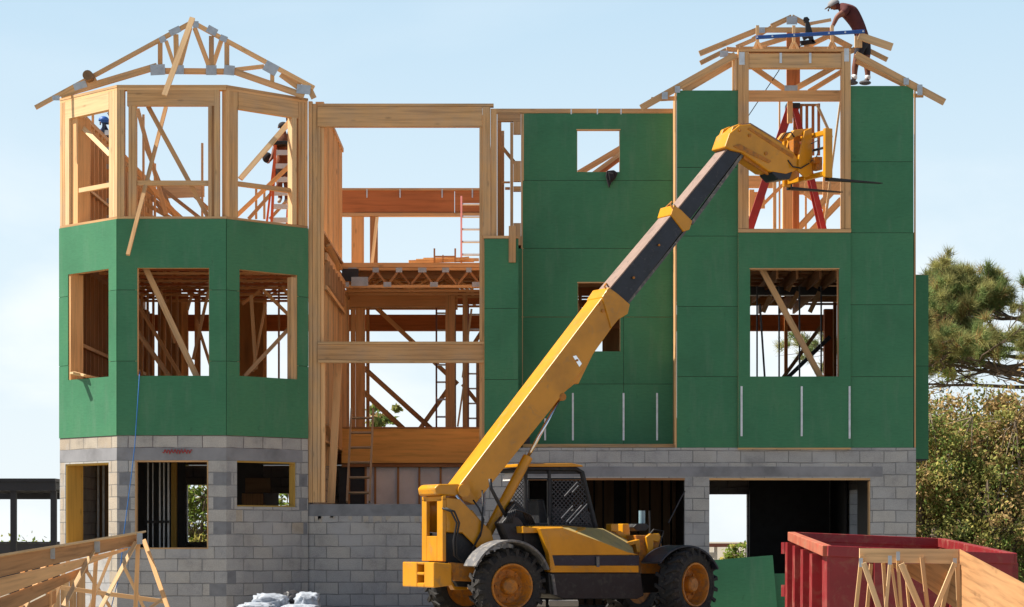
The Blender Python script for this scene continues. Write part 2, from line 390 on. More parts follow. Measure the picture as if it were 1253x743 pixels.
def block_wall(F, u0, u1, z0, z1, holes=(), patches=(), mat=('block', 'block_dark', 'sand_or_lit_block', 'pale_block'), T=0.2, uo=0.0, label=None):
    reg('block_wall', lambda mb, m=0: wallmesh(mb, F, u0, u1, z0, z1, 0, T, holes, 0, patches, uo), [M[k] for k in mat], label)
def lintel(F, u0, u1, z0, z1):
    reg('concrete_lintel', lambda mb, m=0: wallmesh(mb, F, u0, u1, z0, z1, -0.003, 0.197), M['lintel'])
def sheath(F, ucuts, zcuts, holes=(), d0=0.0, th=0.013, gap=0.007):
    reg('seam_light_block', lambda mb, m=0: wallmesh(mb, F, ucuts[0]+.004, ucuts[-1]-.004, zcuts[0]+.004, zcuts[-1]-.004, d0+th+.0035, d0+th+.0055, [(h[0]-.002, h[1]+.002, h[2]-.002, h[3]+.002) for h in holes]), M['backing'])  # thin dark sheet added behind panels to stop light leaking through seams
    for i in range(len(ucuts)-1):
        for j in range(len(zcuts)-1):
            a, b = ucuts[i]+gap/2, ucuts[i+1]-gap/2; c, d = zcuts[j]+gap/2, zcuts[j+1]-gap/2
            hs = [h for h in holes if h[0] < b and h[1] > a and h[2] < d and h[3] > c]
            if any(h[0] <= a and h[1] >= b and h[2] <= c and h[3] >= d for h in hs): continue
            full = [h for h in hs if h[2] <= c+.001 and h[3] >= d-.001 and h[0] > a and h[1] < b]
            if full:
                h = full[0]
                for aa, bb in ((a, h[0]), (h[1], b)):
                    uo = random.random()*20
                    reg('sheathing_panel', (lambda mb, m=0, a=aa, b=bb, c=c, d=d, uo=uo: wallmesh(mb, F, a, b, c, d, d0, d0+th, (), 0, (), uo)), M['green'])
                continue
            jit = random.uniform(-0.002, 0.002); uo = random.random()*20
            reg('sheathing_panel', (lambda mb, m=0, a=a, b=b, c=c, d=d, hs=hs, jit=jit, uo=uo: wallmesh(mb, F, a, b, c, d, d0+jit, d0+th+jit, hs, 0, (), uo)), M['green'])

def finish_house():
    for kind, items in REG.items():
        items_s = items[:99]
        for fn, mats, label in items_s:
            mb = MB(); fn(mb); o = mb.build(kind, mats, HOUSE)
            if label: o['label'] = label
        rest = items[99:]
        if rest:
            mb = MB(); ms = []
            for fn, mats, label in rest:
                k = mats if not isinstance(mats, list) else mats[0]
                if k not in ms: ms.append(k)
                n0 = len(mb.mi); fn(mb)
                for q in range(n0, len(mb.mi)): mb.mi[q] = ms.index(k)
            o = mb.build(kind, ms, HOUSE); o['kind'] = 'stuff'
# ================================================================== HOUSE
ROW = 0.203
TL = Face((-7.67, 40.2), (-6.50, 39.0)); TC = Face((-6.50, 39.0), (-4.70, 39.0)); TR = Face((-4.70, 39.0), (-3.46, 40.2))
ZB = 2.985; Z3 = 6.55
def rz(k): return ZB-ROW*k
# ---- block storey of the bay
def quoins(ua, ub, k0, k1, phase=0, mat=1):
    return [(ua, ub, rz(k+1), rz(k), mat) for k in range(k0, k1) if (k+phase) % 2 == 0]
holeL = [(TL.ua(80), TL.ua(133), 1.12, TL.za(133, 566))]
holeC = [(TC.ua(165), TC.ua(255), TC.za(200, 672), TC.za(200, 563.5))]
holeR = [(TR.ua(290), TR.ua(363), TR.za(300, 620), TR.za(300, 564))]
sand = [(0.0, TL.L, rz(1), rz(0), 2)]
block_wall(TL, 0, TL.L, 0, ZB, holeL, patches=sand+[(TL.ua(134), TL.L, 0.0, rz(2), 2), (0.02, TL.ua(79), 0.0, rz(2), 2)], uo=0.1)  # sandy blocks, their warm tone also painting this face as sunlit
block_wall(TC, 0, TC.L, 0, ZB, holeC, patches=[(0.0, TC.L, rz(1), rz(0), 3)]+quoins(TC.ua(146), TC.ua(160), 3, 9, 1)+quoins(TC.ua(261), TC.L, 2, 9, 1)+[(TC.L-0.28, TC.L, rz(13), rz(12), 1)], uo=0.22)
block_wall(TR, 0, TR.L, 0, ZB, holeR, patches=[(0.0, TR.L, rz(1), rz(0), 3)]+quoins(0.0, 0.1, 3, 9, 1)+quoins(TR.ua(366), TR.ua(376), 3, 9, 1)+[(0.02, 0.2, rz(12), rz(11), 1), (0.2, 0.33, rz(7), rz(6), 2), (TR.L-0.35, TR.L-0.1, rz(8), rz(7), 2)], uo=0.05)
lintel(TL, 0.003, TL.L-0.003, rz(2)-0.0, rz(1)); lintel(TC, 0.0, TC.L, rz(2), rz(1)); lintel(TR, 0.0, TR.L-0.12, rz(2), rz(1))
# red spray marks on the bay lintel
def scrawl():
    mb = MB(); pts = []
    for i in range(46):
        t = i/45; px = 199+36*t; py = 552.5+2.4*math.sin(i*1.25)+1.2*math.sin(i*2.9+1)
        p = W(px, py, 38.985); pts.append(p)
    mb.tube(pts, 0.007, 5)
    return mb
sc_o = scrawl().build('spray_marking', M['redspray'], HOUSE)
# wooden window bucks in the block openings
def buck(F, h, mat='pine', th=0.026, d0=-0.01, d1=0.17, kinds=('sill_board', 'head_board', 'jamb_board'), sill=True):
    a, b, c, d = h
    F.mem(kinds[1], mat, a, b, d-th, d, d0, d1)
    if sill: F.mem(kinds[0], mat, a, b, c, c+th, d0, d1)
    F.mem(kinds[2], mat, a, a+th, c+th+.001, d-th-.001, d0, d1); F.mem(kinds[2], mat, b-th, b, c+th+.001, d-th-.001, d0, d1)
buck(TL, holeL[0], 'yellowwood', d0=0.015, d1=0.34); buck(TC, holeC[0], 'pine', 0.024, d0=0.01); buck(TR, holeR[0], 'yellowwood', 0.024, d0=0.04)
# side face of the bay back to the recess, and outer left wall
LW = Face((-7.67, 49.7), (-7.67, 40.26)); LW.n = V((1, 0))
block_wall(LW, 0, 9.44, 0, ZB, uo=0.3)
BK = Face((-7.67, 49.5), (6.95, 49.5))
def ux(F, x): return x-F.p0.x
bh = [(ux(BK, -6.79), ux(BK, -6.1), 1.23, 2.42), (ux(BK, -5.2), ux(BK, -4.66), 1.5, 2.24), (ux(BK, XA(866, 49.5)), ux(BK, XA(914.5, 49.5)), 0.0, ZA(605, 49.5))]
block_wall(BK, 0, 14.62, 0, 2.83, bh, uo=0.0)
# ---- low porch wall and right hand block storey
RC = Face((-3.46, 40.25), (6.86, 40.25)); RCu = lambda px: RC.ua(px)
zt = ZA(617, 40.25)
V0 = 4.06-2.985
block_wall(RC, 0.0, RCu(594), 0, zt-ROW, uo=0.3)
block_wall(RC, 0.0, RCu(594), zt-ROW, zt, uo=0.1, mat=('block_dark', 'block', 'block'))
ZR = ZA(548, 40.25)
gh = [(RCu(646), RCu(838), 0.0, ZA(585, 40.25)), (RCu(868), RCu(1065), 0.0, ZA(585, 40.25))]
block_wall(RC, RCu(594), RC.L, 0, ZR, gh, patches=[(RCu(1066), RC.L, 0, 2.2, 0)], uo=0.17)
lintel(RC, RCu(640), RCu(1080), ZA(583.5, 40.25), ZA(571, 40.25))
for x0, x1 in ((646, 838), (868, 1065)):
    RC.mem('door_head', 'dark' if x0 < 700 else 'pine', RCu(x0), RCu(x1), ZA(585, 40.25)-0.035, ZA(585, 40.25)-0.002, 0.0, 0.17)
RC.mem('door_jamb', 'pine', RCu(1063.4), RCu(1064.8), 0.0, ZA(586, 40.25)-.04, 0.01, 0.17)
RW = Face((6.86, 40.455), (6.86, 49.5)); RW.n = V((-1, 0))
block_wall(RW, 0, 9.04, 0, ZR, [(5.0, 6.3, 1.3, 2.25)], uo=0.2)
# pale scalloped patches under the porch wall cap
def cap_patches():
    for k in range(11):
        mb = MB()
        x = RC.pt(random.uniform(0.05, 2.1), 0, 0).x; z = zt-ROW-0.001; w = random.uniform(.05, .17); h = random.uniform(.04, .15)
        pts = [(x-w/2, 40.247, z), (x+w/2, 40.247, z)]
        n = 5
        for i in range(n): pts.append((x+w/2-w*(i+.5)/n, 40.247, z-h*random.uniform(.35, 1)))
        mb.prism(pts, (0, -0.007, 0)); mb.build('pale_patch', PALEM, HOUSE)
PALEM = noisy('pale_patch_fill', (0.42, 0.38, 0.33), 0.15, 8.0, 0.9)
cap_patches()
# side wall of the bay inside the porch
PW = Face((-3.40, 45.0), (-3.40, 40.46)); PW.n = V((-1, 0))
block_wall(PW, 0, 4.54, 0, 2.80, uo=0.1)

# ---- green sheathing, second storey of the bay
zc = [ZB, ZB+1.2, ZB+2.4, Z3]
def zrow(F, px): return [ZB]+[F.za(px, y) for y in ()]+[ZA(442, 39), ZA(355, 39), Z3]
zz = zrow(TC, 200)
gL = [(TL.ua(84), TL.ua(133.6), TL.za(133, 461), TL.za(133, 329))]
gC = [(TC.ua(168), TC.ua(256), TC.za(200, 460), TC.za(200, 328))]
gR = [(TR.ua(292.5), TR.ua(363.5), TR.za(300, 460.5), TR.za(300, 330.5))]
sheath(TL, [-0.01, TL.L+0.004], zz, gL, d0=-0.013); sheath(TC, [0.0, TC.L], zz, gC, d0=-0.013); sheath(TR, [-0.004, TR.L+0.0], zz, gR, d0=-0.013)
def wframe(F, h, j='pine', th=0.04):
    a, b, c, d = h
    F.mem('window_head', 'pine', a-.02, b+.02, d, d+.2, .005, .13); F.mem('window_sill', 'pine', a, b, c-.04, c, .005, .14)
    F.mem('jamb_stud', j, a-.035, a+.006, c+.001, d-.001, .003, .14); F.mem('jamb_stud', j, b-.006, b+.035, c+.001, d-.001, .003, .14)
for F, h in ((TL, gL[0]), (TC, gC[0]), (TR, gR[0])): wframe(F, h, 'amber')
# visible thick jambs
TL.mem('jamb_stud', 'amber', gL[0][0]+.007, gL[0][0]+.05, gL[0][2]+.001, gL[0][3]-.001, .005, .26)
TR.px('jamb_stud', 'pine', 357, 363, gR[0][2]+.001, gR[0][3]-.04, .01, .12)
# ---- third storey bay framing
ztp = ZA(104, 39.0)
for F in (TL, TC, TR):
    F.mem('top_plate', 'pine', 0.0, F.L, ztp-0.04, ztp, -0.005, .14)
    F.mem('top_plate', 'amber', 0.005, F.L-.005, ztp-0.082, ztp-0.042, .0, .14)
    F.mem('bottom_plate', 'pine', 0.0, F.L, Z3+0.001, Z3+.04, .0, .14)
zh0, zh1 = ZA(129.5, 39), ztp-0.083
zb = Z3+.041
TL.px('header', 'pale', 79.5, 133, zh0-.03, zh1, .0, .12); TC.px('header', 'pine', 155.5, 262, zh0, zh1, .0, .1); TR.px('header', 'pine', 292, 365, zh0-.02, zh1, .0, .1)
for x0, x1 in ((73.5, 76), (76.4, 79.2), ): TL.px('stud', 'pine', x0, x1, zb, zh1, .0, .12)
TL.px('jamb_stud', 'pale', 79.6, 84.5, zb, zh0-.031, .0, .13); TL.px('jamb_stud', 'amber', 84.8, 92, zb, zh0-.031, .05, .3)
for x0, x1 in ((133.3, 137), (137.3, 140.2), (140.5, 143)): TL.px('stud', 'pale', x0, x1, zb, zh1, .0, .13)
for x0, x1 in ((143.3, 147.6), (148, 152)): TC.px('stud', 'pine', x0, x1, zb, zh1, .0, .13)
TC.px('jamb_stud', 'pine', 157.2, 160.4, zb, zh0-.001, .0, .12); TC.px('jamb_stud', 'pine', 160.6, 166.8, zb, zh0-.001, .01, .12)
TC.px('jamb_stud', 'pine', 254.6, 259, zb, zh0-.001, .0, .12); TC.px('stud', 'pine', 262.2, 268.4, zb, zh1, .0, .12)
TC.px('stud', 'dark', 259.2, 261.9, zb, zh0-.001, .02, .12)
TR.px('stud', 'amber', 277.6, 281, zb, zh1, .0, .13); TR.px('stud', 'pine', 281.3, 285.6, zb, zh1, .0, .13); TR.px('jamb_stud', 'pine', 286, 291.7, zb, zh1, .01, .13)
TR.px('jamb_stud', 'pale', 357.5, 363, zb, zh0-.021, .0, .12); TR.px('stud', 'pine', 365.4, 369.5, zb, zh1, .0, .13); TR.px('stud', 'pine', 369.8, 372.8, zb, zh1, .0, .13); TR.px('stud', 'amber', 373.2, 376.6, zb, zh1, .0, .13)
TL.px('rail', 'pale', 94.4, 133, TL.za(133, 228.5), TL.za(133, 223), .03, .1)
TC.px('rail', 'pine', 167.3, 254.3, TC.za(200, 226.5), TC.za(200, 220.5), .04, .12)
TR.px('rail', 'pine', 292, 357.2, TR.za(293, 227), TR.za(293, 221.5), .04, .12)
# diagonal braces in the bay
hp('brace', 'pine', 39.25, 181, 130, 256, 268, 5.6, .04); hp('brace', 'amber', 42.5, 168, 133, 203, 262, 5.0, .04)
a = W(359, 144, 40.2); b = W(294, 219, 39.45); hbeam('brace', 'pale', a, b, .085, .04)
a = W(97, 152, 40.1); b = W(135, 190, 39.35); hbeam('brace', 'pale', a, b, .075, .04)
hp('brace', 'amber', 41.2, 357, 200, 285, 268, 5, .04)
hp('brace', 'pine', 39.3, 177, 326, 242, 464, 7.2, .04)
a = W(363, 392, 40.25); b = W(299, 461, 39.4); hbeam('brace', 'dark', a, b, .06, .04)
hp('brace', 'amber', 42.2, 322, 355, 366, 398, 4.2, .04); hp('brace', 'amber', 43.2, 345, 352, 366, 376, 4.2, .04)
hp('brace', 'dark', 41.5, 165, 402, 208, 462, 5.5, .04)
hp('brace', 'pale', 43.6, 255, 356, 236, 440, 3.6, .04); hp('brace', 'pale', 43.4, 313, 452, 307, 361, 4.2, .04); hp('brace', 'pale', 43.5, 325, 372, 309, 455, 3.0, .04)
hp('brace', 'pale', 44.5, 234, 362, 229, 380, 3.2, .04)
# ---- left outer wall: studs with brown sheathing
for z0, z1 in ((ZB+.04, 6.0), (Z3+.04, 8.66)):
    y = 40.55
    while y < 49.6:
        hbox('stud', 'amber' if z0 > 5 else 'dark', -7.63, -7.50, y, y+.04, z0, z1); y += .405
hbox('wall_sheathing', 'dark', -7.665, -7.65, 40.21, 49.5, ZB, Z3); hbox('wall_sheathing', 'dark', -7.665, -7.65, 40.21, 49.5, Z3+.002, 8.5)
hbox('top_plate', 'pine', -7.64, -7.50, 40.3, 49.5, 8.662, 8.74)
hbox('rail', 'pale', -7.49, -7.45, 40.8, 48.5, 4.62, 4.68); hbox('rail', 'pale', -7.49, -7.45, 40.8, 48.5, 7.42, 7.47)
# long sloping boards propped on the left wall of the top storey
for i in range(9):
    y0 = 43.6+i*.5
    hbeam('brace', 'pine' if i % 2 else 'amber', (-7.2, y0, 8.4-.2*i), (-5.6+.2*i, y0+1.3, Z3+.05), .08, .04)
hpoly('rim_board', 'amber', 48.9, [(196, 228), (250, 226), (250, 241), (196, 243)], .04)

for x0, x1 in ((-7.6, -3.4), (-.4, 6.8)): hbox('rim_board', 'dark', x0, x1, 49.42, 49.47, 2.832, 3.355)
hbox('rim_board', 'dark', -3.39, -.41, 49.42, 49.47, 2.832, 3.355)
hbox('wall_sheathing', 'osb', -.415, -.40, 40.45, 45.0, 2.9, 8.6)
for k in range(11): hbox('stud', 'amber', -.52, -.416, 40.6+k*.41, 40.64+k*.41, 2.95, 8.55)
for x, y0, y1, Yq in ((101, 138, 268, 42.0), (112, 140, 268, 42.6), (174, 140, 268, 43.4), (188, 200, 268, 44.2), (246, 175, 268, 46.0), (312, 230, 268, 45.6), (322, 232, 268, 46.2)):
    hrect('stud', 'amber', Yq, x, y0, x+2.6, y1, .05)
for l in ((150, 190, 205, 268, 4), (176, 176, 214, 268, 3.6), (200, 232, 246, 268, 4.5), (238, 240, 262, 262, 4.5), (100, 205, 133, 262, 3.2), (304, 268, 352, 214, 4.2), (330, 268, 356, 240, 3.6)): hp('brace', 'pine', 44.8, *l, .04)
for l in ((170, 375, 222, 462, 4.2), (196, 356, 214, 420, 3.2), (262, 462, 240, 392, 3.6), (296, 372, 318, 356, 4.0)): hp('brace', 'amber', 44.0, *l, .04)
for x in (172, 179, 186, 193, 200, 207, 215): hrect('stud', 'pine' if x % 2 else 'amber', 46.5, x, 352, x+2.8, 480, .05)
# ---- decks
def deck(x0, x1, y0, y1, z0, z1): hbox('floor_deck', 'osb', x0, x1, y0, y1, z0, z1)
for zt_ in (3.36, 6.51):
    deck(-7.49, -3.36, 41.3 if zt_ < 4 else 40.35, 49.4, zt_, zt_+.025); deck(-3.3, -0.45, 45.1, 49.4, zt_, zt_+.025); deck(-0.4, 6.8, 41.1, 49.4, zt_, zt_+.025)
reg('floor_deck', lambda mb, m=0: mb.prism([(-7.5, 40.33, 6.51), (-6.45, 39.2, 6.51), (-4.75, 39.2, 6.51), (-3.6, 40.33, 6.51)], (0, 0, .025), m), M['osb'])
reg('floor_deck', lambda mb, m=0: mb.prism([(-7.45, 41.28, 3.36), (-7.45, 40.35, 3.36), (-6.45, 39.3, 3.36), (-4.75, 39.3, 3.36), (-3.6, 40.4, 3.36), (-3.5, 41.28, 3.36)], (0, 0, .025), m), M['osb'])
# ---- open web floor trusses under the third floor
def floor_truss(x0, x1, y, mat='amber', zt_=6.5, zb_=6.06, step=.62, plates=True):
    def f(mb, m=0):
        mb.beam((x0, y, zt_-.02), (x1, y, zt_-.02), .04, .09, (0, 1, 0)); mb.beam((x0, y, zb_+.02), (x1, y, zb_+.02), .04, .09, (0, 1, 0))
        x = x0+.05; k = 0
        while x+step < x1:
            a, b = (zb_+.04, zt_-.04) if k % 2 == 0 else (zt_-.04, zb_+.04)
            mb.beam((x, y, a), (x+step, y, b), .038, .08, (0, 1, 0)); x += step; k += 1
        mb.beam((x0+.02, y, zb_+.04), (x0+.02, y, zt_-.04), .04, .085); mb.beam((x1-.02, y, zb_+.04), (x1-.02, y, zt_-.04), .04, .085)
    reg('floor_truss', f, M[mat])
for i in range(11): floor_truss(-7.45, -3.42, 41.6+i*.61, 'rust' if i % 2 else 'amber', step=.55+.05*(i % 3))
for i in range(12): floor_truss(-0.4, 6.75, 41.5+i*.62, 'dark', step=.6)
def floor_joists_low(x0, x1, y0, y1):
    y = y0
    while y < y1: hbox('floor_joist', 'dark', x0, x1, y, y+.04, 3.04, 3.355); y += .8
floor_joists_low(-7.4, -3.45, 41.5, 49.3); floor_joists_low(-.35, 6.75, 41.5, 49.3)
# ---- partition between bay and porch (studs seen edge on)
for z0, z1, y1 in ((3.0, 6.02, 46.9), (6.56, 8.66, 45.2)):
    y = 40.5; i = 0
    while y < y1:
        hbox('stud', 'amber' if i % 3 else 'pine', -3.34, -3.22, y, y+.04, z0, z1); y += .40; i += 1
    hbox('top_plate', 'pine', -3.35, -3.21, 40.42, y1, z1+.001, z1+.08); hbox('bottom_plate', 'pine', -3.35, -3.21, 40.42, y1, z0-.045, z0-.002)
hbox('rail', 'pine', -3.20, -3.16, 40.5, 45, 6.05, 6.18); hbox('rail', 'pine', -3.20, -3.16, 40.5, 45, 5.55, 5.62)
# blocks and short studs at floor line of the porch side
for k in range(7): hbox('stud', 'dark', -3.2, -3.12, 40.6+k*.6, 40.66+k*.6, 5.63, 6.04)
for k in range(5): hbox('stud', 'amber', -3.39, -3.28, 40.5+k*.55, 40.54+k*.55, 2.6, 2.98)
# ---- porch front frame
Yf = 40.27
hrect('stud', 'pine', Yf-.02, 377.4, 124, 382.2, 615, .12); hrect('stud', 'pine', Yf, 382.6, 127, 388, 615, .12)
hrect('stud', 'pine', Yf, 388.3, 155.5, 392, 615, .12); hrect('stud', 'amber', Yf+.03, 392.4, 156, 396, 418, .12)
hrect('stud', 'amber', Yf+.03, 392.4, 443, 397.5, 615, .12)
hrect('header', 'pine', Yf-.02, 388.3, 130.5, 590, 155, .13); hrect('top_plate', 'pine', Yf-.03, 388.3, 126.8, 604, 130, .16)
hrect('header', 'pine', Yf-.03, 389, 421.8, 592, 440.4, .1); hrect('header', 'pine', Yf-.05, 389, 418, 592, 421.4, .15); hrect('header', 'pine', Yf-.05, 389, 440.7, 592, 443.8, .15)
hrect('post', 'pine', Yf-.03, 590.3, 130.6, 600, 289, .14); hrect('post', 'pine', Yf-.01, 600.4, 133, 608, 289, .14)
hrect('post', 'pine', Yf, 586.6, 155.5, 590, 417.6, .12); hrect('post', 'amber', Yf, 586.6, 444, 590, 590, .12); hrect('post', 'pine', Yf-.03, 590.2, 290, 592, 560, .1)
hrect('stud', 'amber', 41.6, 608.5, 146, 613.5, 292, .1); hrect('stud', 'amber', 42.3, 612.5, 160, 617, 292, .1)
# leaning studs in the porch corner
hbeam('brace', 'amber', W(414, 441, 41.0), W(405, 616, 40.7), .13, .04); hbeam('brace', 'pine', W(402, 300, 41.5), W(416, 330, 42.8), .09, .04)
hbeam('brace', 'pine', W(398, 520, 40.9), W(411, 548, 41.9), .1, .04)
# ---- inner facade of the porch (Y = 45)
Y5 = 45.05
hrect('deck_edge', 'amber', Y5, 416, 321.6, 588, 327.2, .05)
hrect('rim_board', 'dark', Y5+.3, 440, 329, 588, 341, .03)
def main_truss():
    root = MB(); x0, x1 = XA(417, Y5), XA(588, Y5); z1, z0 = ZA(327.6, Y5), ZA(352, Y5)
    root.box(x0, x1, Y5, Y5+.09, z1-.05, z1)
    o = root.build('floor_truss', M['amber'], HOUSE)
    c = MB(); c.box(x0, x1, Y5, Y5+.09, z0, z0+.05); c.build('bottom_chord', M['amber'], o)
    n = 6; st = (x1-x0)/n
    for i in range(n):
        for a, b in ((0, .5), (.5, 1)):
            w = MB(); za, zb_ = (z0+.05, z1-.05) if a == 0 else (z1-.05, z0+.05)
            w.beam((x0+st*(i+a), Y5+.045, za), (x0+st*(i+b), Y5+.045, zb_), .04, .075); w.build('web', M['dark'], o)
    for i in range(0, n*2+1):
        if i % 2 == 0 and i % 4: continue
        p = MB(); x = x0+st*i/2; zz_ = z0+.06 if i % 2 == 0 else z1-.045
        x = min(max(x, x0+.09), x1-.09)
        s_ = .05+.03*random.random(); p.box(x-s_, x+s_, Y5-.004, Y5-.001, zz_-.045, zz_+.045); p.build('connector_plate', M['plate'], o)
    p = MB(); p.box(x0+.02, x0+.34, Y5-.012, Y5-.006, z0+.12, z1-.02); p.build('end_block', M['void'], o)
    p = MB(); p.box(x0+.2, x0+.52, Y5-.018, Y5-.013, z0+.03, z0+.2); p.build('connector_plate', M['plate'], o)
main_truss()
for i in range(6): floor_truss(-3.2, -.5, 45.75+i*.61, 'amber', step=.6)
hrect('header', 'amber', 46.9, 424, 353, 560, 376, .1); hrect('header', 'rust', 46.95, 560, 355, 592, 372, .1)
hrect('post', 'amber', 46.9, 429, 376.5, 434.5, 523, .1); hrect('post', 'amber', 47.1, 435, 376.5, 446.5, 523, .1); hrect('post', 'amber', 46.8, 545, 361, 557, 523, .12); hrect('post', 'amber', 46.9, 566, 361, 572, 523, .1)
hrect('post', 'dark', 46.0, 582.5, 444, 587, 523, .1)
hrect('girder', 'lvl', Y5, 418, 524.5, 590, 566.5, .09); hrect('deck_edge', 'dark', Y5-.01, 418, 522.5, 588, 524.2, .12)
hrect('ledger', 'dark', Y5+.02, 418, 567, 590, 571.5, .09)
# white boards between dark studs under the girder
xs = [414, 427, 447.5, 459, 487, 513, 539, 566, 596]
for i in range(len(xs)-1):
    hrect('wall_or_shade_board' , 'white' if i > 1 else 'void', Y5+.12, xs[i]+1, 571, xs[i+1]-1, 664, .012)
    hrect('stud', 'dark', Y5+.06, xs[i+1]-1.2, 571.8, xs[i+1]+1.2, 664, .05)
# ---- back wall frames
B = 49.4
hrect('header', 'rust', B, 170, 385, 592, 405, .12); hrect('header', 'rust', B, 600, 385, 1010, 405, .12)
for x0, x1 in ((222, 230), (238, 243), (318, 326), (360, 369), (448, 452), (770, 776), (960, 964)): hrect('post', 'amber', B-.02, x0, 362, x1, 530, .1)
hrect('post', 'rust', 48.6, 1009, 378, 1020, 470, .2); hrect('post', 'dark', 48.3, 1020, 360, 1024, 470, .1)
hrect('wall_sheathing', 'osb', B-.1, 195, 350, 222, 532, .015); hrect('wall_sheathing', 'osb', B-.1, 288, 350, 322, 532, .015)
for x in (243, 340, 366): hrect('stud', 'dark', 45.5, x, 345, x+2.2, 530, .05)
hrect('rail', 'pine', B+.0, 416, 376.5, 560, 379, .06)
# third floor rim header at the back, with strap ties
hrect('header', 'rust', 47.0, 414, 233.2, 556, 260, .08); hrect('header', 'rust', 47.0, 556.6, 233.2, 592, 260, .08)
hrect('top_plate', 'pine', 46.98, 413, 230.2, 592, 233, .14); hrect('plate', 'pine', 46.96, 413, 260.4, 592, 264.6, .14)
for x in (449, 489.5, 541, 578): hrect('strap_tie', 'galv', 46.975, x-.8, 231.5, x+.8, 242, .004)
hrect('post', 'amber', 46.98, 430, 265, 445, 324, .12); hrect('post', 'dark', 46.98, 452.6, 265, 462, 324, .12)
hbeam('brace', 'pale', W(461.5, 266, 46.8), W(455, 324, 46.6), .06, .04)
# x braces at the back
for l in ((444, 449, 529, 526, 6), (444, 479, 497, 528, 6.5), (461, 377, 560, 470, 5.5), (557, 464, 513, 526, 5.5), (566, 470, 590, 500, 5), (574, 430, 590, 405, 5)):
    hp('brace', 'amber', 48.7, l[0], l[1], l[2], l[3], l[4], .04)
hp('brace', 'pale', 46.4, 577, 378, 566, 462, 2.5, .04); hp('brace', 'pale', 46.3, 569, 460, 560, 522, 2.2, .04)

# ---- recess wall, right of the porch
YR = 41.0
RF = Face((XA(637, YR), YR), (2.83, YR)); U = RF.ua
zs = [ZA(548, YR), ZA(470, YR), ZA(388, YR), ZA(304, YR), ZA(221, YR), ZA(138.5, YR)]
rh = [(U(706), U(758.5), ZA(210.5, YR), ZA(159, YR)), (U(707), U(759), ZA(430, YR), ZA(346, YR))]
sheath(RF, [U(639.5), U(763), RF.L], zs[0:3], rh); sheath(RF, [U(639.5), RF.L], zs[2:], rh)
for h in rh:
    wframe(RF, h, 'pine'); RF.mem('trim_edge', 'pine', h[0]-.012, h[1]+.012, h[3]-.004, h[3]+.012, -.006, .0)
RF.mem('top_plate', 'pine', U(608), U(828), ZA(138, YR), ZA(133, YR), .0, .14)
for x in (701, 763, 804, 667): RF.mem('metal_strap', 'galv', U(x)-.016, U(x)+.016, ZA(539, YR), ZA(481 if x != 667 else 512, YR), -.008, -.004)
for x in (699, 731, 760): RF.mem('strap_tie', 'galv', U(x)-.012, U(x)+.012, ZA(140, YR), ZA(133.5, YR), -.006, -.002)
hrect('ledger', 'pine', 40.5, 640, 543.4, 829, 547.6, .1)
hbox('wall_sheathing', 'osb', -0.4, 2.75, 41.16, 41.18, 3.4, 6.4)
REG['wall_sheathing'].pop()
sheath(RF, [U(630.5), U(639.2)], zs[:4], [], d0=-.002)
# frame left of the recess wall
hrect('stud', 'pine', YR, 624.3, 150, 628, 290, .1); hrect('stud', 'pine', YR, 637.6, 139, 641, 548, .12)
hrect('header', 'pine', YR, 608.5, 138.5, 637.4, 148.6, .1)
for y0, y1 in ((148.8, 164), (197, 222), (228, 234), (273, 300)): hrect('blocking', 'pine', YR, 628.2, y0, 637.4, y1, .1)
hrect('blocking', 'amber', YR+.05, 613.8, 222, 624, 224, .05); hp('brace', 'pine', YR+.2, 613, 178, 633, 203, 4)
hrect('blocking', 'amber', YR+.1, 618, 229, 624, 232, .05)
# protruding green box
PB = Face((XA(592.3, 40.2), 40.2), (XA(634, 40.2), 40.2)); pu = PB.ua
sheath(PB, [0, PB.L], [ZA(552, 40.2), ZA(464.5, 40.2), ZA(377.5, 40.2), ZA(292, 40.2)], [])
PR = Face((XA(634, 40.2), 40.2), (XA(634, 40.2), 41.0)); PR.n = V((-1, 0))
sheath(PR, [0.0, .79], [ZA(552, 40.2), ZA(464.5, 40.2), ZA(377.5, 40.2), ZA(292, 40.2)], [], d0=-.004)
PB.mem('top_plate', 'pine', -.02, PB.L+.0, ZA(291.8, 40.2), ZA(288.6, 40.2), -.01, .5)
PB.mem('hanging_board', 'pine', pu(622.5), pu(631.2), ZA(321.5, 40.2), ZA(277, 40.2), -.05, -.011)

# ---- right tower
YT = 40.25
def ft(x): return x-TF.p0.x
TF = Face((XA(827.5, YT), YT), (XA(1118, YT), YT)); Tu = TF.ua
e = lambda y: ZA(y, YT)
sheath(TF, [Tu(828), Tu(904.6)], [e(548), e(461), e(375), e(289), e(205), e(110.5)])
sheath(TF, [Tu(1039.4), Tu(1118)], [e(548), e(461), e(373), e(285), e(198), e(105)])
wh = [(Tu(917.5), Tu(1026), e(461), e(330))]
reg('sheathing_panel', lambda mb, m=0: wallmesh(mb, TF, Tu(903), Tu(1040.5), e(548), e(285.5), -.05, -.035, wh, 0, (), 3.3), M['green'])
TF.mem('edge_strip', 'pine', Tu(903), Tu(904.2), e(547), e(286), -.049, -.001); TF.mem('edge_strip', 'pine', Tu(1039.5), Tu(1040.6), e(547), e(286), -.034, -.001)
TF.mem('trim_edge', 'pine', Tu(902.6), Tu(1040.8), e(550), e(548.2), -.05, .0)
TF.mem('trim_edge', 'pine', Tu(916.8), Tu(1026.6), e(330), e(328.6), -.058, -.051)
wframe(TF, wh[0], 'dark')
TF.mem('edge_strip', 'pine', Tu(826.2), Tu(828), e(548), e(110), .0, .1)
hbox('side_sheathing', 'osb', 2.785, 2.80, 40.36, 40.99, e(548), e(110))
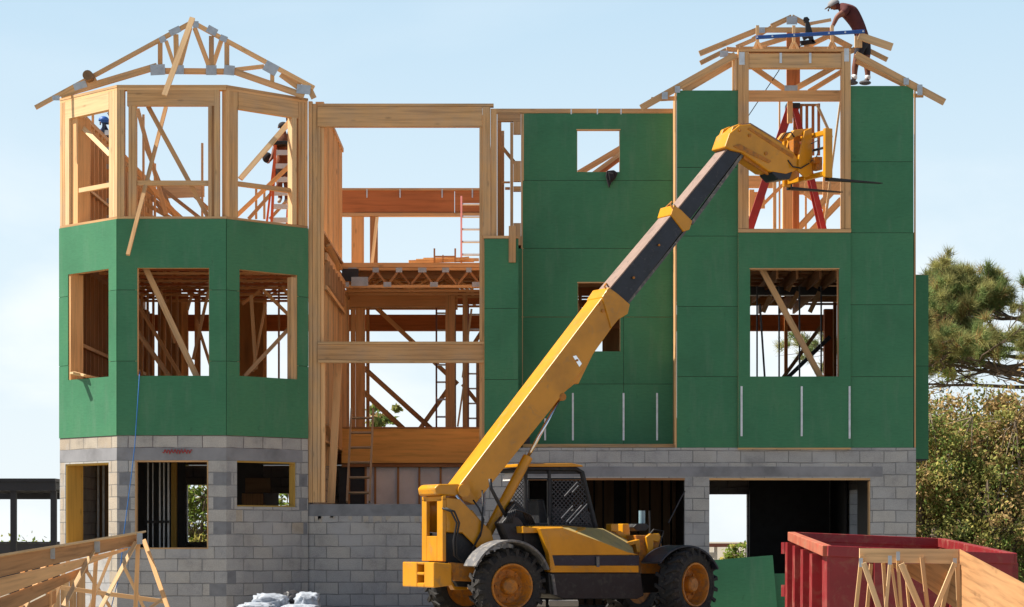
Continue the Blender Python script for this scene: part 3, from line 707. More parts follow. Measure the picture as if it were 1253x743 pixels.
for x in (907, 980.5, 1039): TF.mem('metal_strap', 'galv', Tu(x)-.017, Tu(x)+.017, e(534 if x < 1000 else 537), e(473), -.062, -.058)
# open top storey of the tower
TF.mem('window_sill', 'pine', Tu(903), Tu(1041), e(285), e(280.5), -.05, .14)
for x0, x1 in ((903, 908.6), (909, 916)): TF.px('post', 'pine', x0, x1, e(280), e(64), -.04, .12)
for x0, x1 in ((1029.3, 1033), (1033.4, 1040.6)): TF.px('post', 'pine', x0, x1, e(280), e(64), -.04, .12)
TF.px('header', 'pine', 916.4, 1029, e(83.5), e(66), -.03, .12); TF.px('top_plate', 'amber', 903, 1041, e(63.6), e(60.5), -.04, .14)
for x, y0, y1, w in ((907.5, 64.5, 80, 3.4), (955, 65.5, 78, 1.5), (991, 65.5, 78, 1.5), (1035.5, 60, 76, 3.0)): TF.mem('strap_tie', 'galv', Tu(x-w), Tu(x+w), e(y1), e(y0), -.046, -.042)
TF.px('stud', 'pine', 896.5, 899, e(110), e(68), .04, .12); TF.px('stud', 'pine', 899.6, 902.6, e(110), e(66), .0, .12)
hrect('collar_tie', 'amber', 41.0, 913, 110.5, 1032, 124, .05)
hp('web', 'amber', 41.06, 916, 78, 962, 110, 6.5); hp('web', 'amber', 41.06, 1026, 79, 972, 109, 7); hp('web', 'amber', 41.12, 1036, 84, 990, 112, 6)
hrect('connector_plate', 'plate', 40.99, 960, 104.5, 976, 111, .004)
hrect('post', 'rust', 41.2, 963, 40, 979, 109, .1); hrect('post', 'amber', 41.15, 964, 124.5, 970, 150, .1)
hrect('post', 'amber', 43.0, 958, 195, 970, 283, .12); hrect('post', 'rust', 43.1, 970.5, 195, 978, 283, .12)
hrect('stud', 'amber', 44, 953, 124, 955, 283, .04); hrect('stud', 'amber', 44, 985, 205, 987.4, 283, .04); hrect('stud', 'pale', 44, 946, 195, 950, 283, .04); hrect('stud', 'amber', 43.6, 1007, 200, 1010, 283, .04)
hp('stud', 'pale', 42.5, 1029, 120, 1014, 235, 2.2); hp('brace', 'pale', 42.8, 1016, 225, 1008, 283, 3.0)
hrect('header', 'amber', 44.5, 912, 215, 950, 230, .05); hrect('header', 'amber', 44.6, 912, 235, 936, 255, .05); hrect('header', 'amber', 44.4, 978, 222, 1030, 238, .05)
hp('rafter', 'amber', 43.4, 1030, 222, 972, 285, 8); hp('rafter', 'amber', 43.5, 1030, 244, 990, 286, 8); hp('rafter', 'amber', 43.6, 984, 236, 1008, 254, 4.5); hp('rafter', 'amber', 43.7, 916, 268, 958, 226, 4.0)
hrect('post', 'amber', 44.2, 917, 232, 923, 283, .1)
for i, x in enumerate((972.5, 980.5, 987.5, 995, 1002)): hrect('stud', 'rust', 42.3, x-1.6, 129-i*.6, x+1.6, 190, .05)
hp('stud', 'pale', 42.25, 1000, 128, 1018, 168, 3.0); hrect('top_plate', 'dark', 42.28, 968, 127, 1003, 129.4, .06)
# inside the tower, second floor
hp('brace', 'pine', 40.7, 931, 327, 1005, 463, 7.5)
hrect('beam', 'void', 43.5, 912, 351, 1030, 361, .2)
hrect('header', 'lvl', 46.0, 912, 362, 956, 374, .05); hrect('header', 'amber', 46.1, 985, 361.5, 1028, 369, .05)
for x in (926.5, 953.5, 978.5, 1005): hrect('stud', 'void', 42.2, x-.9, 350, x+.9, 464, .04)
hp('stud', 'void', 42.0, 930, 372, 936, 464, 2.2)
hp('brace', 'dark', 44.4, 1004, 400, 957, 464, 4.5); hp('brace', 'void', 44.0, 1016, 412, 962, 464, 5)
for l in ((977, 357, 966, 378), (1003, 357, 991, 382), (943, 362, 934, 382), (952, 330, 940, 352), (975, 332, 964, 356), (1008, 330, 998, 352)): hp('brace', 'pine', 43.2, l[0], l[1], l[2], l[3], 5.5)
for x in (948, 972, 1000, 1020): hbox('floor_joist', 'dark', XA(x, 42)-.02, XA(x, 42)+.02, 41.6, 48, 5.85, 6.05)
# inside behind the recess window
hrect('stud', 'rust', 43.0, 708, 352, 712, 470, .06); hrect('header', 'rust', 43.6, 700, 352, 770, 362, .06); hrect('header', 'rust', 44.0, 700, 368, 770, 376, .06)
hrect('wall_sheathing', 'osb', 44.5, 737, 400, 775, 470, .015); hrect('header', 'rust', 43.4, 735, 378, 765, 402, .05); hp('brace', 'amber', 42.4, 706, 372, 722, 430, 5)
hbox('floor_joist', 'dark', .6, 3.2, 42.0, 42.04, 5.75, 6.03); 
# ---- garages, inside
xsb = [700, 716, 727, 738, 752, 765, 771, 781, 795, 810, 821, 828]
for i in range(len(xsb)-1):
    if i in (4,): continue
    hrect('wall_or_shade_board', 'brownboard', 45.0+.02*(i % 2), xsb[i]+1.3, 588, xsb[i+1]-1.0, 760, .015)
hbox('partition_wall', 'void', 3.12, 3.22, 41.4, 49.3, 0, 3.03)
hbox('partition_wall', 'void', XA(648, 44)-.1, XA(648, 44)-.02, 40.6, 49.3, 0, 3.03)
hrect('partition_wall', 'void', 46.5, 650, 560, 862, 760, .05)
hbox('wall_or_shade_board', 'void', XA(917, 49.2), 6.6, 49.22, 49.26, 0.05, 3.0); hbox('wall_or_shade_board', 'void', 6.6, 6.63, 40.5, 45.3, 0.05, 2.8); hbox('wall_or_shade_board', 'void', 6.6, 6.63, 46.9, 49.2, 0.05, 2.8)  # near-black boards added to paint the garage depths in shade
# ---- ground floor of the bay, inside
for x, w in ((181, 1.6), (187, 1.2), (195.5, 1.9), (200.5, 1.7), (206, 2.2)): hrect('metal_stud', 'galv', 43.2, x-w/2, 566, x+w/2, 690, .06)
hrect('post', 'yellowwood', 43.1, 209.5, 566, 216, 690, .1); hrect('rail', 'void', 43.05, 178, 637, 207, 640, .04)
for x in (99, 106, 113.5, 120, 126.5): hrect('metal_stud', 'galv', 42.4, x-1.2, 560, x+1.2, 690, .05)
hrect('wall_sheathing', 'brownboard', 42.6, 84, 555, 136, 700, .015); hrect('wall_or_shade_board', 'void', 44.5, 120, 555, 227, 700, .02)
hrect('partition_wall', 'void', 45.5, 268, 555, 322, 700, .05); hrect('wall_or_shade_board', 'brownboard', 44.8, 300, 585, 331, 603, .02)
hrect('wall_or_shade_board', 'dark', 45.0, 296, 604, 322, 640, .02); hrect('wall_or_shade_board', 'white', 47.8, 322, 603, 341, 640, .02)
hrect('post', 'yellowwood', 42.0, 354.5, 566, 360, 640, .1); hrect('sheathing_strip', 'green', 41.2, 359.5, 560, 364, 640, .03)

# ---- side wing at the far right
def wing():
    x0, x1 = 6.90, XA(1136.2, 41.6); Yw = 41.6
    F = Face((x0, Yw), (x1, Yw)); sheath(F, [0, F.L], [ZA(562, Yw), ZA(448, Yw), ZA(336.5, Yw)])
    G = Face((x1, Yw), (x1, 44.5)); G.n = V((-1, 0)); sheath(G, [0, 2.9], [ZA(562, Yw), ZA(448, Yw), ZA(336.5, Yw)])
    hbox('wing_floor', 'void', x0, x1-.02, Yw+.02, 44.5, ZA(562, Yw)-.02, ZA(562, Yw)+.02)
    hbox('top_plate', 'pine', x0, x1-.02, Yw+.015, 44.5, ZA(336, Yw)-.04, ZA(336, Yw))
    hbox('edge_strip', 'pine', 6.835, 6.86, 40.265, 40.3, e(548), e(105))
wing()
SW = Face((6.84, 40.27), (6.84, 49.5)); SW.n = V((-1, 0))
sheath(SW, [0, 2.4, 4.8, 7.2, 9.2], [e(548), e(461), e(373), 6.5], [], d0=-.012)

# ---- roof framing: left tower truss
def truss_part(name, Yp, chords, webs, plates, mat='pine', depth=.05):
    mb = MB(); 
    def bm_(mb, l, d=depth, yy=Yp):
        p = W(l[0], l[1], yy); q = W(l[2], l[3], yy); p.y = q.y = yy+d/2; mb.beam(p, q, l[4]*yy/FPX, d)
    bm_(mb, chords[0]); root = mb.build(name, M[mat], HOUSE)
    for i, l in enumerate(chords[1:]):
        m2 = MB(); bm_(m2, l, depth*.96, Yp+.002*(i+1)); m2.build('chord', M[mat if i % 2 else 'amber'], root)
    for i, l in enumerate(webs):
        m2 = MB(); bm_(m2, l, depth*.85, Yp+.004+.0015*i); m2.build('web', M['pine' if i % 2 else 'amber'], root)
    for i, (x0, y0, x1, y1, an) in enumerate(plates):
        m2 = MB(); cx, cy = (x0+x1)/2, (y0+y1)/2; hw = (x1-x0)/2
        p = W(cx-hw*math.cos(an), cy+hw*math.sin(an), Yp-.004); q = W(cx+hw*math.cos(an), cy-hw*math.sin(an), Yp-.004)
        m2.beam(p, q, (y1-y0)*Yp/FPX, .004); m2.build('connector_plate', M['plate'], root)
truss_part('roof_truss', 39.9,
    [(43, 131.5, 232, 28.5, 5.2), (236, 27.5, 384, 107.5, 5.6), (74, 116, 192, 81, 8.2), (186, 86.5, 288, 87.5, 7), (283, 86, 372, 117, 7.5), (40+52, 108, 117, 95.5, 6)],
    [(195.8, 50, 195.8, 80, 5.4), (215, 42, 216, 84, 6), (203, 50, 213, 80, 4.5), (232, 34, 219, 84, 5.6), (238, 34, 256, 82, 5.6), (258.5, 44, 258.5, 80, 5.8), (271, 48, 260.5, 80, 5.2), (277.4, 52, 277.4, 83, 5.8),
     (284, 85.5, 323, 81, 4.8), (333, 90, 333, 103, 4.8), (344, 90, 366, 106, 9), (376, 103, 384, 120, 7)],
    [(207, 34, 221, 42, .45), (195, 44.5, 203, 52, .4), (184, 79, 202, 92, .05), (213, 80, 225, 91, .0), (252, 80, 265, 92, .0), (274, 80, 287, 92, -.1), (253, 33, 266, 42, -.5), (269, 43.5, 278, 51, -.4), (236, 26, 243, 34, 0),
     (323, 77, 340, 90, -.5), (363, 104, 380, 115, -.1), (90, 100.5, 106, 109, .3), (64, 117, 73, 123, 0)])
def stub():
    mb = MB(); c = W(109, 94, 39.85); mb.lathe([(0, .0), (0, .085), (.3, .085), (.3, 0)], (c.x, c.y-.15, c.z), (0, 1, 0), 14); return mb
stub().build('pole_end', M['brownboard'], HOUSE, smooth=False, merge=True)

# ---- roof framing: right tower
for Yp, l, mt in ((40.2, (784.5, 132, 900, 67, 8), 'pine'), (40.5, (836, 111, 899, 74, 9.5), 'amber'), (40.6, (856, 65.5, 927, 36.5, 6.6), 'pine'), (41.2, (857, 77, 889, 61, 5.4), 'pine'), (41.3, (901, 57.5, 928, 46, 4.8), 'pale'),
    (40.7, (889, 60, 930, 62, 5.2), 'amber'), (40.75, (884, 66, 903, 69, 5), 'pine'), (40.2, (1047, 66.5, 1156, 125, 8.2), 'pine'), (40.5, (1048, 74, 1108, 104, 6.2), 'amber'), (41.0, (1056, 58, 1086, 73, 5.5), 'pine'),
    (41.3, (944, 32, 969, 20.5, 6), 'pine'), (41.3, (969, 20.5, 992, 32, 6), 'pine'), (41.6, (990, 29, 1017, 24, 3.6), 'pale'), (41.4, (921, 48, 946, 32, 4.6), 'pine'), (41.3, (1000, 36, 1042, 58, 6.5), 'pine'), (41.2, (926, 57, 962, 46, 6), 'amber'),
    (41.25, (985, 58, 1018, 42, 6), 'amber'), (40.9, (1036, 64, 1060, 56, 6.5), 'amber')):
    hp('rafter', mt, Yp, *l, .045)
hrect('collar_tie', 'pine', 41.0, 926, 33.5, 1015, 39.5, .045); hrect('collar_tie', 'amber', 41.2, 905, 57, 1040, 61, .05)
hp('chord', 'pine', 40.3, 797, 121.5, 829, 120, 5, .045); hrect('chord', 'pine', 40.3, 1118, 114.5, 1130, 119, .045)
for x, y, w, h in ((813.5, 117, 3.6, 4.5), (829, 109.5, 3.2, 4), (886, 66, 5, 4), (893, 72, 3, 3), (969, 25, 6.5, 5), (1109, 99.5, 3.2, 4.2), (1125.6, 110, 3.2, 6.5), (932, 37, 4, 3.5)):
    hrect('connector_plate', 'plate', 40.17 if y > 60 and not 880 < x < 895 else (40.58 if x < 900 else 40.97 if x < 940 else 41.27), x-w, y-h, x+w, y+h, .004)
for x in (927, 971.5, 1018.5):
    hrect('blocking', 'pale', 40.45, x-1.9, 31, x+1.9, 61, .04)
    hp('blocking', 'pale', 40.42, x-1, 52, x-5, 61.5, 3.4, .04); hp('blocking', 'pale', 40.42, x+1, 52, x+6, 61.5, 3.0, .04)
hrect('blocking', 'pale', 40.35, 1046, 44, 1055, 58, .04)
hp('rafter', 'pale', 40.1, 1051, 43.5, 1092, 57.5, 9.0, .05)
# loose rafters seen through the upper recess window
for l, mt in (((708, 212, 762, 180, 7), 'amber'), ((724, 214, 762, 186, 5), 'pale'), ((732, 214, 764, 190, 5), 'rust')): hp('rafter', mt, 44.0, *l, .05)
finish_house()
# ================================================================== TELEHANDLER
PSI = rad(27); F2 = V((math.cos(PSI), math.sin(PSI), 0)); N3 = V((math.sin(PSI), -math.cos(PSI), 0))
O3 = V((0.006, 35.2, 0))-N3*0.95
PY = noisy('machine_yellow', (0.56, 0.24, 0.007), 0.25, 1.6, 0.36, c2=(0.34, 0.18, 0.05), patch=0.25, coat=0.15, bumpd=0.001, fine=25)
PO = noisy('wheel_orange', (0.46, 0.165, 0.012), 0.25, 5.0, 0.5, c2=(0.2, 0.11, 0.05), patch=0.6)
PB2 = noisy('boom_dark', (0.016, 0.020, 0.032), 0.35, 5.0, 0.42, c2=(0.09, 0.09, 0.1), patch=0.15)
PB3 = noisy('chassis_black', (0.012, 0.013, 0.016), 0.3, 4.0, 0.5, c2=(0.05, 0.045, 0.04), patch=0.4)
PKB = noisy('boom_top_worn', (0.25, 0.17, 0.135), 0.2, 4.0, 0.5, c2=(0.12, 0.085, 0.07), patch=0.4)
RUB = noisy('tyre_rubber', (0.022, 0.021, 0.021), 0.3, 9.0, 0.85, c2=(0.10, 0.085, 0.07), patch=0.25, bumpd=0.004)
FEN = noisy('fender_grey', (0.10, 0.10, 0.105), 0.3, 4.0, 0.6, c2=(0.3, 0.27, 0.23), patch=0.5)
CHR = noisy('chrome_rod', (0.7, 0.72, 0.75), 0.08, 6.0, 0.18, metal=1.0, bumpd=0)
HOS = noisy('rubber_hose', (0.018, 0.018, 0.02), 0.2, 12.0, 0.55)
MESHM = noisy('guard_mesh', (0.045, 0.045, 0.05), 0.2, 9.0, 0.4, metal=0.3)
HOOD = noisy('hood_faded', (0.42, 0.31, 0.12), 0.15, 3.0, 0.5, c2=(0.3, 0.25, 0.15), patch=0.4)
GLASSM = None; GLINT = noisy('guard_wire_glint', (0.5, 0.5, 0.48), 0.5, 9.0, 0.35, metal=0.4)
TH = thing('telehandler', (O3.x, O3.y, 0), 'yellow telescopic forklift with its long boom raised towards the roof', 'telehandler')
def TP(px, py, l):
    d = V(((px-CX)/FPX, 1, (HY-py)/FPX)); dn = d.x*N3.x+d.y*N3.y
    t = (l+O3.x*N3.x+O3.y*N3.y)/dn
    return V((d.x*t, d.y*t, EYE+d.z*t))
def TW(w, l, z): return V((O3.x, O3.y, 0))+F2*w+N3*l+V((0, 0, z))
def tpr(mb, pts, l0, l1, ref=None, m=0):
    r = l0 if ref is None else ref
    mb.prism([TP(x, y, r)+N3*(l0-r) for x, y in pts], N3*(l1-l0), m)
def tpart(name, mat, polys, parent=TH, bevel=0.012, label=None):
    mb = MB()
    for pl_ in polys: tpr(mb, *pl_)
    o = mb.build(name, mat, parent, bevel=bevel)
    if label: o['label'] = label
    return o
# rear end
cw = tpart('counterweight', PY, [([(530.5, 688), (553, 690), (553, 716.5), (530.5, 719.5)], .56, .22), ([(530.5, 688), (553, 690), (553, 716.5), (530.5, 719.5)], -.04, -.56, .56), ([(530.5, 688), (553, 690), (553, 690.2+3), (530.5, 688+3.2)], .215, -.035, .56), ([(530.5, 700.5), (553, 701), (553, 704), (530.5, 704.5)], .215, -.035, .56), ([(530.5, 714), (553, 712.5), (553, 716.5), (530.5, 719.5)], .215, -.035, .56)], bevel=.02)
tpart('recess_plate', PB3, [([(545, 690), (548, 690), (548, 717), (545, 717)], .21, -.03, .56)], cw, 0)
fr = MB(); tpr(fr, [(541.5, 610), (546, 609), (546, 687), (541.5, 687)], .37, .17); tpr(fr, [(541.5, 610), (546, 609), (546, 687), (541.5, 687)], -.2, -.37, .37)
tpr(fr, [(541.5, 607), (546, 606.5), (546, 613), (541.5, 613)], .37, -.37); tpr(fr, [(541.5, 656), (546, 656), (546, 687), (541.5, 687)], .168, -.198, .37)
fro = fr.build('rear_frame', PY, TH, bevel=.01)
tpart('side_plate', PY, [([(546.2, 609), (563, 611), (601, 650), (606, 668), (590, 676), (566, 652), (546.2, 651)], .37, .33), ([(546.2, 609), (563, 611), (601, 650), (606, 668), (590, 676), (566, 652), (546.2, 651)], -.33, -.37, .37)], bevel=.01)
tpart('lower_frame', PB3, [([(545, 652), (566, 653), (592, 678), (600, 720), (560, 718), (545, 690)], .30, -.30)])
tpart('chassis_rail', PO, [([(550, 688), (575, 690), (590, 700), (590, 712), (556, 711)], .42, .34)])
tpart('tow_hook', PY, [([(553, 700), (560, 702), (560, 716), (572, 715), (572, 722), (556, 722), (553, 716)], .2, .05)], bevel=.008)
# oil tank seen through the rear frame
mb = MB(); c = TP(553, 637, .05); mb.lathe([(-.22, .0), (-.22, .12), (.22, .12), (.22, 0)], c, N3, 18); mb.build('hydraulic_drum', PO, TH, smooth=False, merge=True)
mb = MB(); c = TP(548, 616, .05); mb.lathe([(-.26, .0), (-.26, .03), (.26, .03), (.26, 0)], c, N3, 12); mb.build('cross_bar', CHR, TH, merge=True)
# boom
BO = MB(); pts1 = [(746, 352), (759.5, 363), (767, 371), (756.5, 388.5), (747, 404), (727, 432), (708, 459), (581, 618), (566, 612), (557.5, 600)]
tpr(BO, pts1, .22, -.24)
boom = BO.build('boom', PY, TH, bevel=.014)
tpart('end_collar', PY, [([(737, 363.5), (745, 351.5), (757, 360), (771, 372.5), (768.5, 384), (757, 391), (748, 402)], .245, -.265)], boom, .012)
tpart('lug', PY, [([(712, 449), (727, 431), (708, 470), (704, 469), (684, 486), (679, 481), (690, 470)], .16, -.18)], boom, .01)
tpart('boom_stage', PB2, [([(744, 357), (824, 262), (838, 279), (767, 372)], .18, -.20)], boom, .01)
tpart('top_rail', PKB, [([(743.5, 355.6), (823.6, 260.4), (824.4, 261.6), (744.4, 357.2)], .176, -.196)], boom, 0)
tpart('stage_collar', PY, [([(821, 263), (825, 250.5), (834, 257), (847.5, 270.5), (844, 281), (836.5, 283.5)], .205, -.225)], boom, .012)
tpart('boom_stage', PB2, [([(829, 257), (891, 182), (908, 186), (843, 271)], .145, -.165)], boom, .01)
tpart('top_rail', PKB, [([(827.6, 256.8), (889.8, 181.2), (891, 182.4), (828.6, 258)], .142, -.162)], boom, 0)
tpart('wear_strip', FEN, [([(766, 371.5), (838, 281.5), (840, 283.5), (769, 373)], .16, .10), ([(845, 272), (908, 187), (911, 189), (848, 275)], .13, .07)], boom, 0)
# wire hooks on the collars
def hook(px, py, k=1.0):
    mb = MB(); P = [TP(px, py, .2), TP(px-4*k, py-6*k, .16), TP(px-2*k, py-9*k, .1), TP(px-2*k, py-9*k, -.12), TP(px-9*k, py-2*k, -.2), TP(px-9*k, py+3*k, -.24)]
    mb.tube(P, .014, 6); mb.build('hose_guide', PO, boom, merge=True)
hook(744, 357, 1.1); hook(824, 256, 1.0)
# bolts and plate on the boom side
for x, y, r in ((733, 372, .02), (737.5, 380.5, .026), (706, 441, .018), (775, 340, .02), (806, 300, .018), (917, 166, .028), (937, 188, .03), (905, 160, .02)):
    mb = MB(); mb.lathe([(0, 0), (0, r), (.02, r), (.02, 0)], TP(x, y, .225 if x < 760 else .19 if x < 900 else .2), N3, 10); mb.build('bolt', PO, boom, merge=True)
tpart('data_plate', CHR, [([(701, 436), (705, 435), (712, 445), (709, 449)], .226, .221)], boom, 0)
# rear pivot and head
mb = MB(); c = TP(556, 601, .0); mb.lathe([(-.34, .0), (-.34, .10), (.34, .10), (.34, 0)], c, N3, 18); mb.build('pivot_tube', PY, TH, merge=True)
tpart('pivot_cap', PY, [([(532, 597), (537, 592.5), (562, 592), (566, 600), (564, 608), (534, 606)], .30, -.33)], bevel=.025)
HD = tpart('boom_head', PY, [([(887, 180), (893, 163), (905, 153), (919, 152), (957, 175.5), (972, 187), (978, 197), (976, 208), (962, 213), (941, 209.5), (909, 187), (896, 184)], .20, -.22)], bevel=.02)
tpart('side_rib', PO, [([(897, 179), (905, 176), (944, 197), (941, 200)], .212, .2), ([(915, 158), (918, 156), (972, 190), (970, 194)], .21, .2)], HD, .003)
tpart('top_pad', PKB, [([(905.5, 151.5), (918.5, 150.5), (957, 174), (956, 175.5), (918, 152), (906, 153)], .12, -.14)], HD, .0)
tpart('top_bracket', PY, [([(894, 163), (897, 155), (905, 151.5), (912, 153.5), (900, 160)], .17, .08), ([(894, 163), (897, 155), (905, 151.5), (912, 153.5), (900, 160)], -.12, -.2, .17)], HD, .01)
tpart('lower_rib', PO, [([(911, 189), (938, 208), (941, 214), (934, 210), (910, 194)], .14, .08)], HD, .006)
tpart('knuckle', PB2, [([(944, 206), (958, 207), (970, 210), (967, 219), (953, 220), (946, 213)], .19, -.2)], HD, .015)
tpart('tilt_arm', PY, [([(965, 168), (972, 159), (990, 157), (991, 163), (975, 167), (968, 172)], .19, .10), ([(965, 168), (972, 159), (990, 157), (991, 163), (975, 167), (968, 172)], -.12, -.2, .19)], HD, .01)
tpart('tilt_ram', PO, [([(971, 163), (979, 164), (978, 190), (971, 188)], .06, -.08)], HD, .015)
tpart('tilt_bracket', PY, [([(980, 176), (986, 178), (984, 204), (976, 206), (975, 192)], .06, -.1)], HD, .01)
CR = tpart('fork_carriage', PY, [([(985, 160), (993.5, 156), (994.5, 213), (986, 217.5), (977, 209), (978, 192)], .24, .19)], bevel=.008)
tpart('carriage_plate', PY, [([(985, 160), (993.5, 156), (994.5, 213), (986, 217.5), (977, 209), (978, 192)], -.19, -.24, .24)], CR, .008)
wc = (TP(1014, 200, .62)-TW(0, 0, 0)).dot(F2)
def cz(py): return TP(1014, py, .62).z
def cbox(name, mat, w0, w1, l0, l1, z0, z1, parent=CR, bevel=.008):
    mb = MB(); a = [TW(w, l, z) for z in (z0, z1) for w, l in ((w0, l0), (w1, l0), (w1, l1), (w0, l1))]
    mb.hexa(a); return mb.build(name, mat, parent, bevel=bevel)
cbox('top_bar', PY, wc-.02, wc+.05, -.62, .62, cz(164), cz(158)); cbox('bottom_bar', PY, wc-.02, wc+.05, -.62, .62, cz(214), cz(208))
cbox('end_plate', PY, wc-.07, wc+.07, .56, .63, cz(217), cz(157)); cbox('end_plate', PY, wc-.07, wc+.07, -.63, -.56, cz(217), cz(157))
cbox('fork_shaft', PB3, wc-.01, wc+.025, -.60, .60, cz(180.6), cz(177.8)); cbox('tilt_knob', PO, wc-.1, wc+.02, .25, .36, cz(197), cz(190)); cbox('stop_block', PO, wc-.02, wc+.1, .12, .3, cz(204), cz(188))
for lf in (.50, -.62):
    zf = cz(217); f = MB()
    f.hexa([TW(wc+.05, lf-.06, zf+.55), TW(wc+.09, lf-.06, zf+.55), TW(wc+.09, lf+.06, zf+.55), TW(wc+.05, lf+.06, zf+.55), TW(wc+.05, lf-.06, zf-.035), TW(wc+.09, lf-.06, zf-.035), TW(wc+.09, lf+.06, zf-.035), TW(wc+.05, lf+.06, zf-.035)])
    f.hexa([TW(wc+.092, lf-.06, zf-.035), TW(wc+.092, lf+.06, zf-.035), TW(wc+.092, lf+.06, zf+.012), TW(wc+.092, lf-.06, zf+.012), TW(wc+1.12, lf-.045, zf-.012), TW(wc+1.12, lf+.045, zf-.012), TW(wc+1.12, lf+.045, zf), TW(wc+1.12, lf-.045, zf)])
    f.build('fork', PB3, CR, bevel=.004)
mb = MB(); mb.tube([TP(992, 176, .3), TP(1001, 172, .35), TP(1003, 180, .35), TP(999, 192, .32), TP(992, 198, .3)], .008, 6); mb.build('hose', HOS, CR, merge=True)
mb = MB(); mb.tube([TP(964, 196, .2), TP(970, 204, .24), TP(980, 206, .26), TP(990, 200, .27)], .012, 6); mb.build('hose', HOS, HD, merge=True); mb = MB(); mb.tube([TP(957, 170, .1), TP(962, 163, .2), TP(968, 162, .2), TP(972, 168, .2)], .012, 6); mb.build('hose', HOS, HD, merge=True)
# lift ram
mb = MB(); a = TP(597, 652, .12); b = TP(646, 559, .12); mb.tube([a, b], .078, 18); ram = mb.build('lift_ram', PY, TH, bevel=.008, merge=True)
mb = MB(); mb.tube([b, TP(684, 489, .12)], .028, 14); mb.build('rod', CHR, ram, smooth=True)
mb = MB(); mb.lathe([(-.1, 0), (-.1, .06), (.1, .06), (.1, 0)], TP(685, 486, .12), N3, 14); mb.build('pin', PO, ram, merge=True)
mb = MB(); a = TP(558, 606, .30); b = TP(578, 632, .30); mb.tube([a, b], .028, 12); rm2 = mb.build('levelling_ram', CHR, TH, smooth=True)
mb = MB(); mb.tube([b-(b-a)*.2, TP(594, 652, .30)], .055, 14); mb.build('barrel', PY, rm2, merge=True, bevel=.006)
# black mast / exhaust and valve block
mb = MB(); mb.tube([TP(599.5, 586, .55), TP(601, 598, .55), TP(621, 636, .55)], .026, 10); mb.build('exhaust_stack', PB3, TH, smooth=True)
tpart('valve_block', PB3, [([(614, 640), (621, 632), (634, 633), (640, 640), (641, 664), (624, 664)], .62, .35), ([(622, 622), (632, 613), (643, 624), (646, 646), (636, 652), (626, 640)], .3, .1)])
mb = MB(); 
for k in range(5):
    s_ = k*2.2; mb.tube([TP(618+s_, 640, .63), TP(622+s_, 628-k, .60), TP(630+s_, 618+2*k, .5), TP(640+s_, 626+k, .42), TP(646+s_, 642, .4)], .013, 6)
for k in range(2):
    mb.tube([TP(541+k*4, 622, .42), TP(552+k*4, 626, .46), TP(559+k*3, 640, .46), TP(555+k*3, 662, .46), TP(556+k*3, 680, .44), TP(566+k*2, 688, .42), TP(583, 688, .4)], .016, 7)
mb.tube([TP(579, 612, .32), TP(586, 622, .4), TP(592, 636, .4), TP(588, 655, .4), TP(578, 672, .4)], .014, 6); mb.tube([TP(590, 600, .3), TP(591, 620, .4), TP(589, 650, .42), TP(580, 668, .4)], .012, 6)
mb.build('hydraulic_hose', HOS, TH, merge=True, smooth=True)
# cab
CAB = MB()
cabp = [(642, 572), (707, 571), (716, 582), (729, 646), (640, 646)]
cl0, cl1 = -.10, -.92
def edge_tube(mb, pts, l, r): mb.tube([TP(x, y, l) for x, y in pts], r, 8)
for l in (cl0, cl1):
    edge_tube(CAB, [(643, 646), (643, 574), (704, 573.5), (712, 578), (728.5, 645)], l, .04)
    if l == cl0: edge_tube(CAB, [(672, 574), (672, 646)], l, .028); edge_tube(CAB, [(643, 586), (716, 586)], l, .014)
for x, y in ((643, 575), (704, 574), (728, 643), (643, 643)):
    a = TP(x, y, cl0); CAB.tube([a, a-N3*(.82)], .035, 8)
cab = CAB.build('cab', PB3, TH, merge=True)
cabroof = tpart('cab_roof', PY, [([(637, 567.5), (700, 566.8), (713, 569.5), (714, 571.2), (637, 571.5)], -.05, -.95)], cab, .012)
tpart('header_panel', PB3, [([(646, 573), (705, 573), (712, 580), (646, 580)], cl0-.01, cl0-.04)], cab, .005)
tpart('lit_roof_rear', noisy('sunlit_roof_white', (0.55, 0.53, 0.5), .2, 5, .6), [([(640, 572.5), (646, 572.5), (646, 582), (636, 588)], -.3, -.9)], cab, .01)  # white piece paints the rear of the cab roof as sunlit
tpart('cab_base', PB3, [([(641, 640), (729, 640), (731, 690), (641, 690)], cl0, cl1)], cab, .01)
tpart('far_door', PB3, [([(672, 585), (676, 585), (676, 640), (672, 640)], cl1+.1, cl1+.02), ([(676, 620), (728, 628), (729, 645), (676, 645)], cl1+.05, cl1+.02)], cab, .005)
# expanded metal guards
g = MB()
def guard(mb, quad, l, step=5.2, r=.006, slope=1.0):
    (x0, y0, x1, y1) = quad
    k = x0-(y1-y0)
    while k < x1+(y1-y0):
        for sgn in (1, -1):
            # line x = k + sgn*(y-y0)
            pts = []
            for y in (y0, y1):
                pts.append((k+sgn*(y-y0)*.9+(0 if sgn > 0 else (y1-y0)*.0), y))
            (xa, ya), (xb, yb) = pts
            # clip in x, right boundary slanted
            def xr(y): return x1+(y-y0)*slope*.2
            n = 24; run = []
            for i in range(n+1):
                t = i/n; x = xa+(xb-xa)*t; y = ya+(yb-ya)*t
                if x0 <= x <= xr(y): run.append((x, y))
            if len(run) >= 2: mb.beam(TP(run[0][0], run[0][1], l), TP(run[-1][0], run[-1][1], l), r*1.6, r, N3)
        k += step
guard(g, (675, 588, 714, 643), cl0+.012, 5.0, .008)
g.build('window_guard', MESHM, cab)
g = MB()
